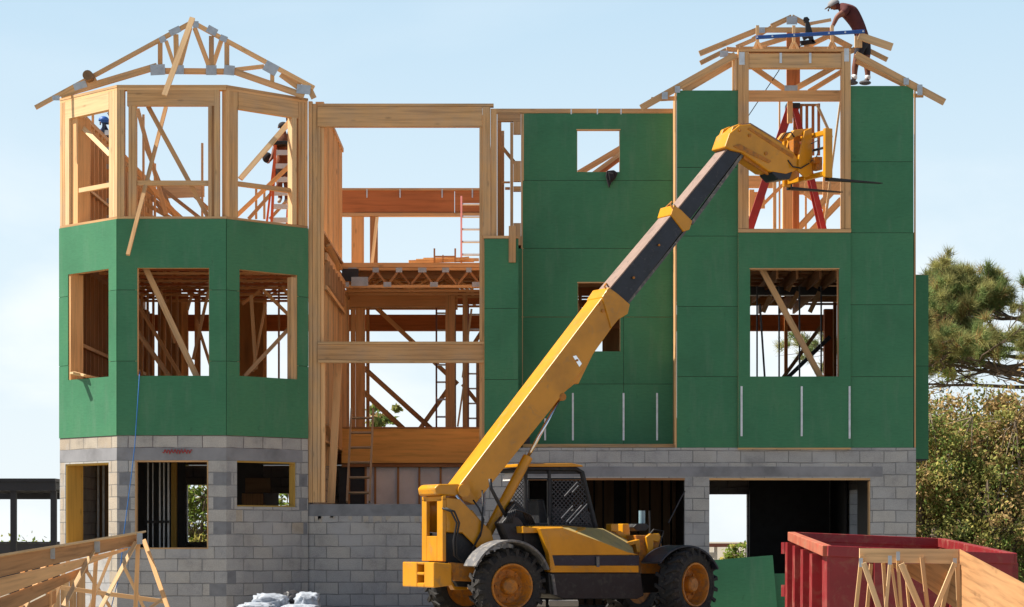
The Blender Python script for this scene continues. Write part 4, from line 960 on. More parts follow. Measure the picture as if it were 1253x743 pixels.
for k in range(-9, 9):
    for s0, s1 in ((0.06, .42), (.5, .95)):
        if random.random() < .25: continue
        s0 += random.uniform(0, .1); s1 -= random.uniform(0, .15)
        xa, ya, xb, yb = 694+k*5.2+26, 586, 694+k*5.2-26, 643
        p = [(xa+(xb-xa)*s, ya+(yb-ya)*s) for s in (s0, s1)]
        if all(676 < x < 713+(y-588)*.2 for x, y in p): g.beam(TP(p[0][0], p[0][1], cl0+.03), TP(p[1][0], p[1][1], cl0+.03), .013, .006, N3)
g.build('window_guard', GLINT, cab)  # pale strips paint sun glints onto the guard wires
g = MB(); guard(g, (626, 583, 644, 643), -.85, 4.5, .007, 0); g.build('window_guard', MESHM, cab)
0 and tpart('side_window', GLASSM, [([(673, 587), (714, 587), (727, 644), (673, 644)], cl0-.012, cl0-.018)], cab, 0)
# seat, wheel, driver controls
tpart('seat', PB3, [([(658, 612), (666, 610), (670, 632), (690, 634), (690, 644), (660, 644)], -.35, -.8)], cab, .03)
mb = MB(); c = TP(706, 626, -.55); ax = (F2*(-.6)+V((0, 0, .8))).normalized()
ring = []
u_ = ax.cross(N3).normalized()
for k in range(19):
    t = 2*math.pi*k/18; ring.append(c+(N3*math.cos(t)+u_*math.sin(t))*.19)
mb.tube(ring, .014, 6, cap=False); mb.tube([c, c-ax*.5], .025, 8); mb.build('steering_wheel', PB3, cab, merge=True)
mb = MB(); c = TP(690, 566, -.4); mb.lathe([(0, 0), (0, .07), (.05, .065), (.07, .03), (.09, 0)], c, (0, 0, 1), 14); mb.build('beacon', PB3, cab, merge=True)
# engine cover
L0, L1 = .95, .38
def loft(name, mat, A, la, Bp, lb, parent=TH, bevel=.012, close=None):
    mb = MB(); a = [TP(x, y, la) for x, y in A]; b = [TP(x, y, lb) for x, y in Bp]; n = len(a)
    mb.face(a); mb.face(b[::-1])
    for i in range(n):
        j = (i+1) % n; mb.face([a[j], a[i], b[i], b[j]])
    return mb.build(name, mat, parent, bevel=bevel, merge=True)
ENG = tpart('engine_cover', PY, [([(662, 647), (688, 646), (736, 663.2), (768, 675.5), (782, 678.8), (673, 679.5)], L0, L0-.05)], bevel=.008)
loft('hood', HOOD, [(676, 646.2), (688, 646), (736, 663), (768, 675.3), (776, 678), (776, 690), (676, 690)], L0-.055, [(655, 644), (716, 645.5), (738, 646.5), (767, 660), (774, 668), (774, 690), (655, 690)], .30, ENG, .02)
loft('hood_top', PY, [(662, 646.7), (687, 645.7), (705, 652), (705, 656), (664, 652)], L0-.052, [(640, 643.3), (688, 643), (717, 645.3), (716, 650), (641, 650)], .42, ENG, .01)
tpart('cavity', PB3, [([(641, 652), (664, 652), (673, 700), (641, 700)], L0-.3, .3)], ENG, 0)
tpart('ledge', PY, [([(639.5, 644), (663, 646.6), (663.5, 652), (640.5, 652.5)], L0-.12, .45)], ENG, .01)
tpart('ledge', PY, [([(661, 647), (668, 647), (679, 692), (679, 700.5), (674, 700.5), (672, 679)], L0+.006, L0-.12)], ENG, .008)
tpart('grille_band', PB2, [([(672.5, 679.8), (782, 679.8), (782, 692), (675, 692)], L0-.012, L0-.3)], ENG, .0)
tpart('lower_trim', PY, [([(675, 692.2), (781.5, 692.2), (781.5, 700.5), (676, 700.5)], L0, L0-.25)], ENG, .006)
tpart('latch', FEN, [([(730, 681), (733.5, 681), (734, 694), (730.5, 694)], L0+.02, L0)], ENG, .004)
tpart('belly', PB3, [([(671, 701), (784, 701), (788, 729), (780, 733), (690, 733), (673, 727)], .92, .1), ([(596, 690), (640, 680), (675, 690), (675, 715), (596, 715)], .25, -.25), ([(780, 690), (850, 690), (850, 722), (784, 726)], .3, -.3)])
tpart('step_bar', FEN, [([(675, 703), (678, 703), (682, 728), (678.5, 728.5)], .97, .93)], bevel=.004)
# front end bits
tpart('front_frame', PO, [([(778, 655), (808, 655), (812, 684), (806, 702), (786, 702), (782, 680)], .42, -.42)])
tpart('front_bracket', PY, [([(791, 657), (796, 653), (807, 653), (809, 657), (806, 664), (800, 662), (799, 690), (795, 688)], .5, .44), ([(768, 664), (783, 660), (784, 676), (780, 676), (778, 666), (768, 669)], .5, .3), ([(748, 641), (757, 641), (757, 652), (748, 650)], .2, .02), ([(762, 641), (770, 641), (772, 660), (762, 656)], .0, -.2)])
tpart('hinge_plate', PY, [([(748, 648), (760, 650), (775, 660), (785, 663), (783, 667), (768, 664)], .12, -.1)], bevel=.008)
mb = MB(); c = TP(785.5, 648, -.3); mb.tube([c, TP(785.5, 640, -.3)], .05, 12); mb.build('lamp_base', PB3, TH, merge=True)
tpart('front_pod', PB3, [([(775, 645), (779, 641), (792, 641), (795, 645), (790, 650), (779, 650)], -.1, -.5)])
mb = MB(); mb.tube([TP(785.5, 640.5, -.3), TP(785.5, 625, -.3)], .052, 14); mb.build('filter_jar', noisy('bluish_jar', (.22, .33, .38), .15, 9, .2), TH, merge=True)
mb = MB(); mb.tube([TP(795, 660, .4), TP(795, 640, .4), TP(794.5, 625, .4)], .014, 7); mb.tube([TP(790, 660, .45), TP(800, 648, .5), TP(812, 650, .5), TP(806, 672, .5)], .012, 6); mb.build('hydraulic_hose', HOS, TH, merge=True)
mb = MB(); mb.tube([TP(818, 640, .6), TP(832, 612, .6), TP(838, 601, .6)], .012, 6); mb.build('mirror_arm', PB3, TH, merge=True)
# fenders
def fender(cpx, cpy, l, R, a0, a1, width, mat, squash=1.0, rot=0.0, th=.035, n=18):
    c = TP(cpx, cpy, l); axn = (Matrix.Rotation(rot, 3, 'Z') @ N3); fw = V((-axn.y, axn.x, 0))
    mb = MB(); rings = []
    for i in range(n+1):
        t = a0+(a1-a0)*i/n; d = fw*math.cos(t)*squash+V((0, 0, 1))*math.sin(t)
        rings.append([c+d*R, c+d*R-axn*width, c+d*(R+th)-axn*width, c+d*(R+th)])
    for i in range(n):
        a, b = rings[i], rings[i+1]
        for j in range(4):
            k = (j+1) % 4; mb.face([a[j], a[k], b[k], b[j]])
    mb.face(rings[0][::-1]); mb.face(rings[-1])
    return mb.build('fender', mat, TH, merge=True, bevel=.008)
fender(627, 716, 1.06, .635, rad(155), rad(20), .42, FEN)
c0 = TP(844, 719.5, 1.0)
fender(842, 722, 1.02, .655, rad(142), rad(28), .50, PB2, rot=rad(6))
# wheels
def wheel(c, axn, R=.575, width=.36, rimR=.335):
    axn = axn.normalized(); h = width/2
    mb = MB()
    prof = [(-h+.02, rimR), (-h, rimR+.03), (-h-.01, rimR+.12), (-h+.03, R-.06), (-h+.07, R-.035), (h-.07, R-.035), (h-.03, R-.06), (h+.01, rimR+.12), (h, rimR+.03), (h-.02, rimR)]
    mb.lathe(prof, c, axn, 48)
    u = V((0, 0, 1)); w = axn.cross(u).normalized()
    nl = 20
    for k in range(nl):
        for sgn in (1, -1):
            t0 = 2*math.pi*(k+(.5 if sgn > 0 else 0))/nl; t1 = t0+.15
            def pt(a, t, r): return c+axn*a+(u*math.cos(t)+w*math.sin(t))*r
            dt = .038
            a = [pt(0, t1-dt, R-.045), pt(0, t1+dt, R-.045), pt(0, t1+dt, R), pt(0, t1-dt, R)]
            b = [pt(sgn*(h-.005), t0-dt*1.3, R-.06), pt(sgn*(h-.005), t0+dt*1.3, R-.06), pt(sgn*(h+.0), t0+dt*1.3, R-.008), pt(sgn*(h+.0), t0-dt*1.3, R-.008)]
            mb.hexa(a+b)
            d = [pt(sgn*(h+.002), t0-dt*1.2, R-.15), pt(sgn*(h+.002), t0+dt*1.2, R-.15), pt(sgn*(h+.014), t0+dt*1.2, R-.15), pt(sgn*(h+.014), t0-dt*1.2, R-.15)]
            b2 = [pt(sgn*(h-.03), t0-dt*1.3, R-.02), pt(sgn*(h-.03), t0+dt*1.3, R-.02), pt(sgn*(h+.012), t0+dt*1.3, R-.02), pt(sgn*(h+.012), t0-dt*1.3, R-.02)]
            mb.hexa(d+b2)
    hub = MB()
    for sg in (1,):
        pr = [(h-.03, rimR+.012), (h+.008, rimR+.004), (h+.006, rimR-.02), (h-.04, rimR-.035), (h-.10, rimR-.05), (h-.17, rimR-.085), (h-.17, .17), (h-.15, .135), (h-.05, .12), (h-.025, .095), (h-.02, .0)]
        hub.lathe(pr, c, axn, 36)
    for k in range(8):
        t = 2*math.pi*k/8; p = c+(u*math.cos(t)+w*math.sin(t))*.2+axn*(h-.17)
        hub.lathe([(0, .018), (.025, .018), (.025, 0)], p, axn, 8)
    bk = [(-h+.03, rimR+.012), (-h+.1, .2), (-h+.1, 0)]
    hub.lathe(bk, c, axn, 24)
    whl = mb.build('wheel', RUB, TH, merge=True)
    hub.build('rim', PO, whl, merge=True, smooth=False)
    for p in whl.data.polygons: p.use_smooth = False
    return whl
WB = 3.08
z0 = .575
c1 = TP(627, 718, .95); c1.z = z0
wheel(c1-N3*.18, N3); c2 = TW(0, -.95, z0); wheel(c2+N3*.18, -N3)
st = Matrix.Rotation(rad(22), 3, 'Z')
c3 = TP(840, 719, .85); c3.z = z0; wheel(c3, st @ N3, R=.585); c4 = c3-N3*1.72; wheel(c4, -(st @ N3), R=.585)
mb = MB(); mb.beam(c1-N3*.2, c2+N3*.2, .14, .14, (0, 0, 1)); mb.build('axle', PO, TH, bevel=.01); mb = MB(); mb.beam(c3, c4, .14, .14, (0, 0, 1)); mb.build('axle', PO, TH, bevel=.01)

# ================================================================== DUMPSTER
DR = noisy('dumpster_red', (0.235, 0.014, 0.018), 0.22, 1.8, 0.5, c2=(0.26, 0.09, 0.06), patch=0.5, coat=.1)
DRR = noisy('dumpster_worn_rim', (0.40, 0.09, 0.05), 0.25, 3.0, 0.6, c2=(0.32, 0.16, 0.09), patch=0.7)
dA = V((XA(968.5, 35.0), 35.0, ZA(651.4, 35.0))); dB = V((XA(1012, 28.2), 28.2, ZA(668, 28.2)))
dC = V((XA(1239, 28.3), 28.3, ZA(677.5, 28.3))); dD = dA+(dC-dB)
DU = thing('dumpster', tuple(((dA+dB+dC+dD)/4).to_2d())+(0,), 'open red steel roll off dumpster with ribbed sides behind the pale wooden frame', 'dumpster')
def dwall(name, p, q, zt0, zt1, zb=0.12, th=.04, mat=DR):
    mb = MB(); a = V((p.x, p.y, 0)); b = V((q.x, q.y, 0)); n = (b-a).cross(V((0, 0, 1))).normalized()*th
    up = lambda v, z: V((v.x, v.y, z))
    mb.hexa([up(a, zb), up(a+n, zb), up(a+n, p.z), up(a, p.z), up(b, zb), up(b+n, zb), up(b+n, q.z), up(b, q.z)])
    return mb.build(name, mat, DU)
sidel = dwall('side_wall', dB, dA, 0, 0); dwall('side_wall', dD, dC, 0, 0); dwall('end_wall', dC, dB, 0, 0); dwall('tailgate', dA, dD, 0, 0)
# top rim rails
for p, q, m_ in ((dA, dB, DRR), (dB, dC, DR), (dC, dD, DR), (dD, dA, DR)):
    mb = MB(); mb.beam(p+V((0, 0, -.06)), q+V((0, 0, -.06)), .13, .11, (q-p).cross(V((0, 0, 1)))); mb.build('top_rail', m_, DU, bevel=.008)
out = (dC-dB).normalized()*-1
for i in range(4):
    t = .13+i*.245
    p = dA.lerp(dB, t)+out*.06; mb = MB(); mb.beam((p.x, p.y, .12), (p.x, p.y, p.z-.125), .2, .15, out, w2=.2, t2=.14); mb.build('rib', DR, DU)
for i in range(9):
    t = .06+i*.11; p = dC.lerp(dD, t)-out*.06; mb = MB(); mb.beam((p.x, p.y, .12), (p.x, p.y, p.z-.125), .11, .12, out); mb.build('rib', DR, DU)
mb = MB(); a, b = dB.copy(), dC.copy(); mb.beam((a.x+.6, a.y-.05, .15), (a.x+.6, a.y-.05, a.z-.12), .1, .08, (0, 1, 0)); mb.build('rib', DR, DU); mb = MB(); mb.beam((a.x+1.5, a.y-.05, .15), (a.x+1.5, a.y-.05, a.z-.12), .1, .08, (0, 1, 0)); mb.build('rib', DR, DU)
for zt_ in (.55, 1.18):
    p = dA+out*.09; mb = MB(); mb.tube([(p.x, p.y+.02, zt_-.12), (p.x, p.y+.02, zt_+.05)], .06, 10); mb.build('hinge', DR, DU, merge=True)
mb = MB(); mb.prism([(dA.x, dA.y, .12), (dB.x, dB.y, .12), (dC.x, dC.y, .12), (dD.x, dD.y, .12)], (0, 0, .05)); mb.build('floor_plate', DR, DU)
mb = MB()
for k in (.2, .8):
    a = dA.lerp(dD, k); b = dB.lerp(dC, k); mb.beam((a.x, a.y, .06), (b.x, b.y, .06), .12, .1, (0, 0, 1))
mb.build('skid_rail', DR, DU)
# timber scraps inside
for k in range(7):
    mb = MB(); cx = dB.lerp(dC, random.uniform(.2, .8)); yy = random.uniform(29, 34); a = V((cx.x-.4+random.random()*.3, yy, .3)); b = V((cx.x+random.uniform(-.3, .5), yy+random.uniform(.5, 1.2), random.uniform(.5, .95)))
    mb.beam(a, b, .09, .04, (0, 0, 1)); o = mb.build('scrap_board', M['pine'])
    tag(o, 'short scrap of lumber lying inside the red dumpster', 'board', 'lumber scraps in the dumpster')

# ================================================================== FOREGROUND TRUSSES
def fthing(name, Y, label, cat, px):
    return thing(name, (XA(px, Y), Y, 0), label, cat)
def fbeam(parent, name, mat, p, q, wpx, depth=.04):
    mb = MB(); Ym = (p[2]+q[2])/2; jy = V((0, JR.uniform(0, .02), 0)); mb.beam(W(*p)+jy, W(*q)+jy, wpx*Ym/FPX, depth, (0, 1, 0)); return mb.build(name, M[mat], parent)
# left: long framed panel coming towards the camera
LT = fthing('wall_frame', 26.0, 'framed wood panel with sloping top board lying at the lower left before the block bay', 'wooden frame', 90)
TOPL = [(-60, 692, 22.5), (172, 652.5, 27.5)]
def edge_at(t, off):
    'point on the sloping top line (t 0..1), lowered by off photo pixels'
    Y = 22.5+5*t; x0, y0 = -60+232*t, 692-39.5*t
    return W(x0, y0+off, Y)
for k, (o0, o1, e0, e1, m_) in enumerate(((0, 28, 0, 13, 'plank'), (29.5, 60, 13.5, 14.5, 'amber'), (61, 92, 14, 15, 'plank'), (93, 130, 15, 15.5, 'plank'))):
    t1 = (1.0, .93, .72, .55)[k]
    lerp = lambda a_, b_, t: a_+(b_-a_)*t
    pts_ = [edge_at(0, o0), edge_at(t1, lerp(o0, e0+(0 if k == 0 else 8*(1-t1)), t1)), edge_at(t1, lerp(o1, e1, t1)), edge_at(0, o1)]
    mb = MB(); mb.prism([p+V((0, .006*k, 0)) for p in pts_], (0.0, .035, 0), uvdir=pts_[1]-pts_[0]); mb.build('chord', M[m_], LT)
mb = MB(); mb.beam(W(-60, 690, 22.46), W(174, 651.6, 27.46), .02, .1, (0, 1, 0)); mb.build('top_chord', M['pale'], LT)
for p, q, w, m_ in (((58.5, 682, 25.0), (26, 752, 24.3), 5, 'pale'), ((115, 672, 26.1), (72, 752, 25.0), 5, 'pale'), ((166, 664, 27.2), (119, 752, 26.0), 4.6, 'pale'),
    ((28, 690, 24.4), (25, 760, 24.3), 5, 'amber'), ((62.5, 676, 25.1), (60, 760, 25.1), 4.6, 'amber'), ((118.5, 666, 26.3), (113, 760, 26.3), 4.6, 'amber'), ((169, 660, 27.3), (165, 760, 27.3), 4.8, 'amber'),
    ((176, 661, 27.6), (208, 752, 27.2), 5.2, 'amber'), ((62, 717.5, 27.9), (200, 736, 27.9), 5.2, 'amber'), ((2, 709, 27.8), (62, 716, 27.8), 4.5, 'amber'), ((199, 733, 27.6), (172, 752, 27.4), 3.6, 'pale'), ((88, 672, 26.4), (60, 752, 26.2), 3.2, 'pine'), ((142, 664, 27.4), (106, 752, 27.2), 3.2, 'pine'), ((100, 690, 28.4), (140, 752, 28.4), 3.6, 'amber'), ((150, 690, 28.6), (180, 752, 28.6), 3.6, 'amber'), ((44, 680, 25.6), (14, 752, 25.4), 3.4, 'pine'), ((-8, 728, 24.0), (14, 756, 23.8), 5, 'amber')):
    fbeam(LT, 'web', m_, p, q, w)
for x, y, yy in ((171, 658, 27.2), (64, 676, 24.9), (119, 668, 26.1)):
    mb = MB(); a = W(x-3.5, y-5.5, yy-.02); b = W(x+3.5, y+8, yy-.02); mb.box(a.x, b.x, yy-.03, yy-.026, b.z, a.z); mb.build('connector_plate', M['plate'], LT)
# upright boards behind it
for i, (x0, x1, y0) in enumerate(((62, 73, 712), (74, 84, 706), (85, 93, 703), (94, 104, 700), (56, 61, 722))):
    mb = MB(); a = W(x0, y0, 36.5+.05*i); b = W(x1, 770, 36.5+.05*i); mb.box(a.x, b.x, a.y, a.y+.03, 0.0, a.z); o = mb.build('upright_board', M['pine'])
    tag(o, 'rough board standing on end against the block wall behind the left frame', 'board', 'boards on end by the bay')
# right: box truss
RT = fthing('roof_frame', 24.0, 'boxy pale truss frame with plywood side standing in front of the red dumpster', 'wooden frame', 1110)
Yr = 24.0
mb = MB(); mb.prism([W(1052, 671, Yr), W(1173, 672, Yr), W(1173, 690, Yr), W(1052, 688.5, Yr)], (0, .04, 0), uvdir=(1, 0, 0)); mb.build('top_board', M['pale'], RT)
mb = MB(); mb.prism([W(1174, 672, Yr), W(1262, 719, Yr-2.6), W(1262, 790, Yr-2.6), W(1174, 790, Yr)], (.012, .03, 0), uvdir=(W(1262, 719, Yr-2.6)-W(1174, 672, Yr))); mb.build('side_board', M['plank'], RT)
mb = MB(); mb.prism([W(1086, 690, Yr+.3), W(1173, 690, Yr+.3), W(1173, 748, Yr+.3), W(1133, 717, Yr+.3)], (.0, .03, 0), uvdir=(W(1173, 748, Yr)-W(1086, 690, Yr))); mb.build('inner_board', M['plank'], RT)
mb = MB(); mb.prism([W(1052, 670, Yr+.02), W(1173, 671, Yr+.02), W(1262, 718, Yr-2.58), W(1140, 717, Yr-2.3)], (0, 0, -.015)); o = mb.build('cover_sheet', M['lvl'], RT); bpy.data.objects.remove(o)
for x0, y0, x1, y1, w, m_, dy in ((1054.5, 680, 1046, 760, 4.5, 'pine', .0), (1057, 689, 1081, 760, 6.2, 'pale', -.05), (1081, 689, 1086, 760, 4.2, 'pine', .1), (1089, 690, 1083, 760, 3.6, 'pale', .0), (1091, 690, 1101, 760, 2.8, 'pine', .05), (1098.5, 684, 1104, 760, 3.6, 'pine', .0),
    (1103, 690, 1133, 760, 7.2, 'pale', -.05), (1128, 682, 1137, 760, 4.6, 'pine', .0), (1168.5, 689, 1139, 760, 5.4, 'pale', -.05), (1172, 690, 1174.5, 760, 5.4, 'pale', -.03), (1163, 700, 1150, 760, 5, 'pine', .3), (1108, 692, 1114, 760, 3, 'pine', .3), (1066, 690, 1060, 760, 4, 'pine', .3)):
    fbeam(RT, 'web', m_, (x0, y0, Yr+dy-.03), (x1, y1, Yr+dy-.03), w)
for x, y in ((1053.5, 689), (1089, 686), (1099, 681), (1168.5, 689)):
    mb = MB(); a = W(x-2.3, y-6, Yr-.08); b = W(x+2.3, y+5, Yr-.08); mb.box(a.x, b.x, a.y, a.y+.003, b.z, a.z); mb.build('connector_plate', M['plate'], RT)

# ================================================================== LOOSE THINGS
def ladder(name, p0, p1, width, mat, nr, label, group=None, wdir=(1, 0, 0), rail=.035, rd=.06):
    p0, p1 = V(p0), V(p1); wd = V(wdir).normalized()
    t = thing(name, tuple(p0+wd*width/2), label, 'ladder', group)
    ax = (p1-p0).normalized(); td = ax.cross(wd)
    for k in (0, 1):
        mb = MB(); mb.beam(p0+wd*width*k, p1+wd*width*k, rail, rd, td); mb.build('rail', mat, t)
    for i in range(nr):
        a = p0.lerp(p1, (i+.6)/(nr+.2)); mb = MB(); mb.beam(a+wd*rail*.5, a+wd*(width-rail*.5), .03, .035, td); mb.build('rung', M['alu'] if mat is not M['ladwood'] else mat, t)
    return t
ladder('ladder', W(424.5, 614.5, 42.0), W(430, 501, 43.4), .40, M['ladwood'], 6, 'weathered wooden ladder standing on the porch wall and leaning on the brown beam')
ladder('ladder', W(534, 523, 47.6), W(534, 350, 48.1), .38, noisy('dull_ladder', (.25, .12, .09), .2, 6, .6), 8, 'thin dull ladder on the second floor, left of the thick post')
ladder('ladder', W(573, 523, 47.4), W(573, 356, 47.6), .34, noisy('pink_ladder', (.45, .2, .18), .2, 6, .6), 9, 'ladder on the second floor seen at the right edge of the porch opening')
ladder('ladder', W(564.5, 321, 45.6), W(564.5, 241, 46.3), .42, noisy('faded_red_ladder', (.5, .16, .14), .2, 6, .6), 5, 'faded red ladder on the third floor before the reddish header')
def stepladder(loc_name, topL, topR, footL, footR, back, mat, nr, label, captop, stepmat=None):
    t = thing(loc_name, tuple((V(footL)+V(footR))/2), label, 'step ladder')
    for a, b in ((footL, topL), (footR, topR)):
        mb = MB(); mb.beam(a, b, .045, .07, (0, 1, 0)); mb.build('front_rail', mat, t)
    bk = V(back); 
    for a, b in ((V(footL)+bk, V(topL)+V((0, .1, 0))), (V(footR)+bk, V(topR)+V((0, .1, 0)))):
        mb = MB(); mb.beam(a, b, .035, .05, (0, 1, 0)); mb.build('rear_rail', mat, t)
    for i in range(nr):
        k = (i+.7)/(nr+.3); a = V(footL).lerp(V(topL), k); b = V(footR).lerp(V(topR), k); mb = MB(); mb.beam(a, b, .04, .09, (0, 0, 1)); mb.build('step', stepmat or M['alu'], t)
    mb = MB(); c = (V(topL)+V(topR))/2; w = (V(topR)-V(topL)).length/2+.05; mb.box(c.x-w, c.x+w, c.y-.06, c.y+.18, c.z-.01, c.z+.06); mb.build('top_cap', captop, t, bevel=.01)
    return t
Yl = 43.0
stepladder('step_ladder', W(337, 177, Yl), W(355, 177, Yl), W(332, 281, Yl), W(358, 281, Yl), (-.18, .7, 0), M['orangelad'], 6, 'orange step ladder with a worker on it behind the right window of the bay', M['black'])
stepladder('step_ladder', W(127, 150, 44.2), W(139, 150, 44.2), W(122, 281, 44.2), W(141, 281, 44.2), (-.55, .9, 0), noisy('navy_ladder', (.02, .035, .07), .2, 6, .5), 6, 'dark blue step ladder inside the left window of the bay', M['blue'])
# red A-frame trestle ladder in the tower
t = thing('trestle_ladder', tuple(W(962, 283, 42.0)), 'tall red trestle ladder opened wide inside the open tower window', 'step ladder')
for a, b, w in (((916, 284, 42.0), (967, 132, 42.1), .14), ((1009, 284, 42.0), (973, 132, 42.15), .09)):
    mb = MB(); mb.beam(W(*a), W(*b), w, .07, (0, 1, 0)); mb.build('rail', M['red'], t)
    mb = MB(); mb.beam(W(*a)+V((.0, .45, 0)), W(*b)+V((.0, .3, 0)), w*.7, .05, (0, 1, 0)); mb.build('rail', M['red'], t)
for i in range(9):
    k = (i+.6)/9.5; a = W(916, 284, 42.0).lerp(W(967, 132, 42.1), k); mb = MB(); mb.beam(a+V((.03, -.02, 0)), a+V((.05, .45, .0)), .035, .05, (0, 0, 1)); mb.build('rung', M['alu'], t)
mb = MB(); c = W(970, 130, 42.2); mb.box(c.x-.12, c.x+.12, c.y-.12, c.y+.18, c.z-.05, c.z+.04); mb.build('top_cap', M['void'], t, bevel=.01)
def single(name, mb, mat, label, cat, group=None, **kw):
    o = mb.build(name, mat, **kw); return tag(o, label, cat, group)
# leaning boards on the bay
mb = MB(); mb.beam(W(201, 117, 38.7), W(235.5, 22, 39.2), .088, .04, (0, 1, 0)); single('propped_board', mb, M['pale'], 'bright board propped over the top of the bay roof truss', 'board')
mb = MB(); mb.beam(W(156.5, 312, 38.6), W(203, 131, 39.6), .062, .05, (0, 1, 0)); single('leaning_board', mb, M['pine'], 'long thin board leaning out through the middle top window of the bay', 'board')
# offcut on the left sill
p = TL.pt(TL.ua(99), TL.za(99, 462), -.02); mb = MB(); mb.beam(p+V((-.1, -.22, .06)), p+V((.26, .25, .0)), .08, .035, (0, 0, 1)); mb.beam(p+V((-.12, .1, .09)), p+V((.12, -.2, .02)), .05, .03, (0, 0, 1)); single('wood_offcut', mb, M['pale'], 'splintered wood offcut lying on the left bay window sill', 'offcut')
# blue cord
mb = MB(); mb.tube([W(171, 455, 39.05), W(170.5, 461, 38.93), W(168, 500, 38.93), W(165, 545, 38.93), W(161, 580, 38.9), W(152, 650, 38.9), W(147, 700, 38.85), W(134, 752, 38.8)], .008, 6); single('blue_cord', mb, M['bluerope'], 'thin blue cord hanging down the bay from the middle window', 'cord', smooth=True)
# long blue straight edge, nail gun
mb = MB(); a = W(925, 46, 40.0); b = W(1058, 38.6, 40.0); mb.beam(a, b, .06, .04, (0, 1, 0)); lv = single('straight_edge', mb, M['blue'], 'long blue straight edge lying across the tower roof framing', 'level', bevel=.004)
for k in (.01, .15, .35, .67, .82, .985):
    mb = MB(); c = a.lerp(b, k); mb.lathe([(0, 0), (0, .016), (.006, .016), (.006, 0)], c+V((0, -.021, 0)), (0, -1, 0), 10); 
    o = mb.build('rivet', M['alu']); o.location = V(o['_org'])-lv.location; o.parent = lv
ng = thing('nail_gun', tuple(W(991, 56, 40.6)), 'black nail gun propped on the tower roof framing beside the bending worker', 'nail gun')
def ngp(name, pts, d0=40.58, d=.09, mat='black', parent=None):
    mb = MB(); mb.prism([W(x, y, d0) for x, y in pts], (0, d, 0)); mb.build(name, M[mat], ng, bevel=.006)
ngp('cap', [(983, 24), (984, 21), (988, 20.5), (991, 24), (989, 27), (985, 27)]); ngp('body', [(986, 26), (990, 26), (994, 38), (996, 50), (999, 52), (995, 53.5), (991, 48), (986, 40)]); ngp('handle', [(982, 44), (992, 40), (994, 43), (984, 49)]); ngp('magazine', [(979, 50), (996, 48), (998, 52), (981, 55)], mat='darkcloth')
mb = MB(); mb.tube([W(880, 190, 41.6), W(905, 158, 41.4), W(925, 128, 41.3), W(952, 88, 41.0), W(962, 70, 40.9), W(982, 54, 40.8)], .008, 5); single('air_hose', mb, HOS, 'thin dark air hose hanging inside the open tower window', 'hose', smooth=True)
# black cloth below the recess window
mb = MB(); fp = [(742, 209.5), (751, 208.5), (756, 212), (753, 219), (748, 224), (745, 231), (743, 224), (741, 216)]
mb.prism([W(x, y, 40.96) for x, y in fp], (0, -.05, 0)); mb.prism([W(x, y, 40.9) for x, y in ((744, 211), (751, 212), (752, 218), (746, 222))], (0, -.03, 0)); single('black_glove', mb, M['darkcloth'], 'black rag hanging from the small upper window sill', 'cloth', bevel=.015)
# trestle and lumber on the third floor
tr = thing('saw_horse', tuple(W(544, 322, 44.9)), 'small wooden trestle standing on the third floor deck', 'trestle')
for x in (531.5, 557): fbeam(tr, 'leg', 'dark', (x, 304, 45.2), (x, 321, 45.2), 2.0)
fbeam(tr, 'cross_bar', 'dark', (531.5, 314, 45.2), (557, 314, 45.2), 1.8); fbeam(tr, 'leg', 'dark', (542, 312, 45.2), (542, 321, 45.2), 1.5)
for i in range(6):
    mb = MB(); mb.beam(W(500+i*9, 320.5-i % 3*1.5, 45.2+i*.06), W(556+i*6, 319-(i*5) % 4, 45.3+i*.05), .06, .04, (0, 1, 0)); single('loose_board', mb, M['pale' if i % 2 else 'amber'], 'loose board in the low pile on the third floor deck', 'board', 'lumber pile on the third floor')
# green offcut sheets leaning near the garage door
mb = MB(); pf = [W(868, 688, 38.4), W(946, 679.5, 38.4), W(953, 757, 37.9), W(868, 757, 37.9)]; mb.prism(pf, (0, .02, 0)); 
def greensheet(pts, Y0, Y1, label):
    mb = MB(); ps = []
    for x, y in pts:
        z = ZA(y, Y0); ps.append(W(x, y, Y0+(Y1-Y0)*min(1, max(0, (1.1-z)/1.1))))
    mb.prism(ps, (0, .015, 0), uvdir=(1, 0, 0)); return single('sheathing_offcut', mb, M['green'], label, 'green sheet')
greensheet([(866, 686, ), (945.5, 679.5), (952, 755), (866, 755)], 39.9, 39.82, 'large green sheathing offcut leaning on the garage pier beside the front wheel')
greensheet([(944, 702), (985, 701.5), (985, 755), (944, 755)], 40.12, 40.08, 'low green sheathing offcut between the larger sheet and the red dumpster')
# cement bags at the wall foot
def bag(cx, cy, Y, sx, sy, sz, ang, mat, label):
    bm = bmesh.new(); bmesh.ops.create_icosphere(bm, subdivisions=4, radius=1)
    from mathutils import noise
    for v in bm.verts:
        p = v.co.copy()
        q = V((math.copysign(abs(p.x)**.6, p.x), math.copysign(abs(p.y)**.7, p.y), math.copysign(abs(p.z)**.8, p.z)))
        nn = noise.noise(p*2.3+V((cx, cy, 0)))*.16+noise.noise(p*6+V((cy, 0, cx)))*.2+noise.noise(p*13+V((cy, 0, cx)))*.08
        v.co = V((q.x*sx, q.y*sy, q.z*sz))*(1+nn)
    bmesh.ops.rotate(bm, verts=bm.verts, matrix=Matrix.Rotation(ang, 3, 'Z'))
    me = bpy.data.meshes.new('cement_bag'); bm.to_mesh(me); bm.free(); me.materials.append(mat)
    for p in me.polygons: p.use_smooth = True
    o = bpy.data.objects.new('cement_bag', me); col.objects.link(o); o.location = (XA(cx, Y), Y, ZA(cy, Y)); tag(o, label, 'bag', 'bags at the wall foot'); return o
BAGM = noisy('plastic_bag', (0.36, 0.40, 0.46), .25, 3.5, .45, c2=(.15, .17, .2), patch=.5, bumpd=.02, fine=9)
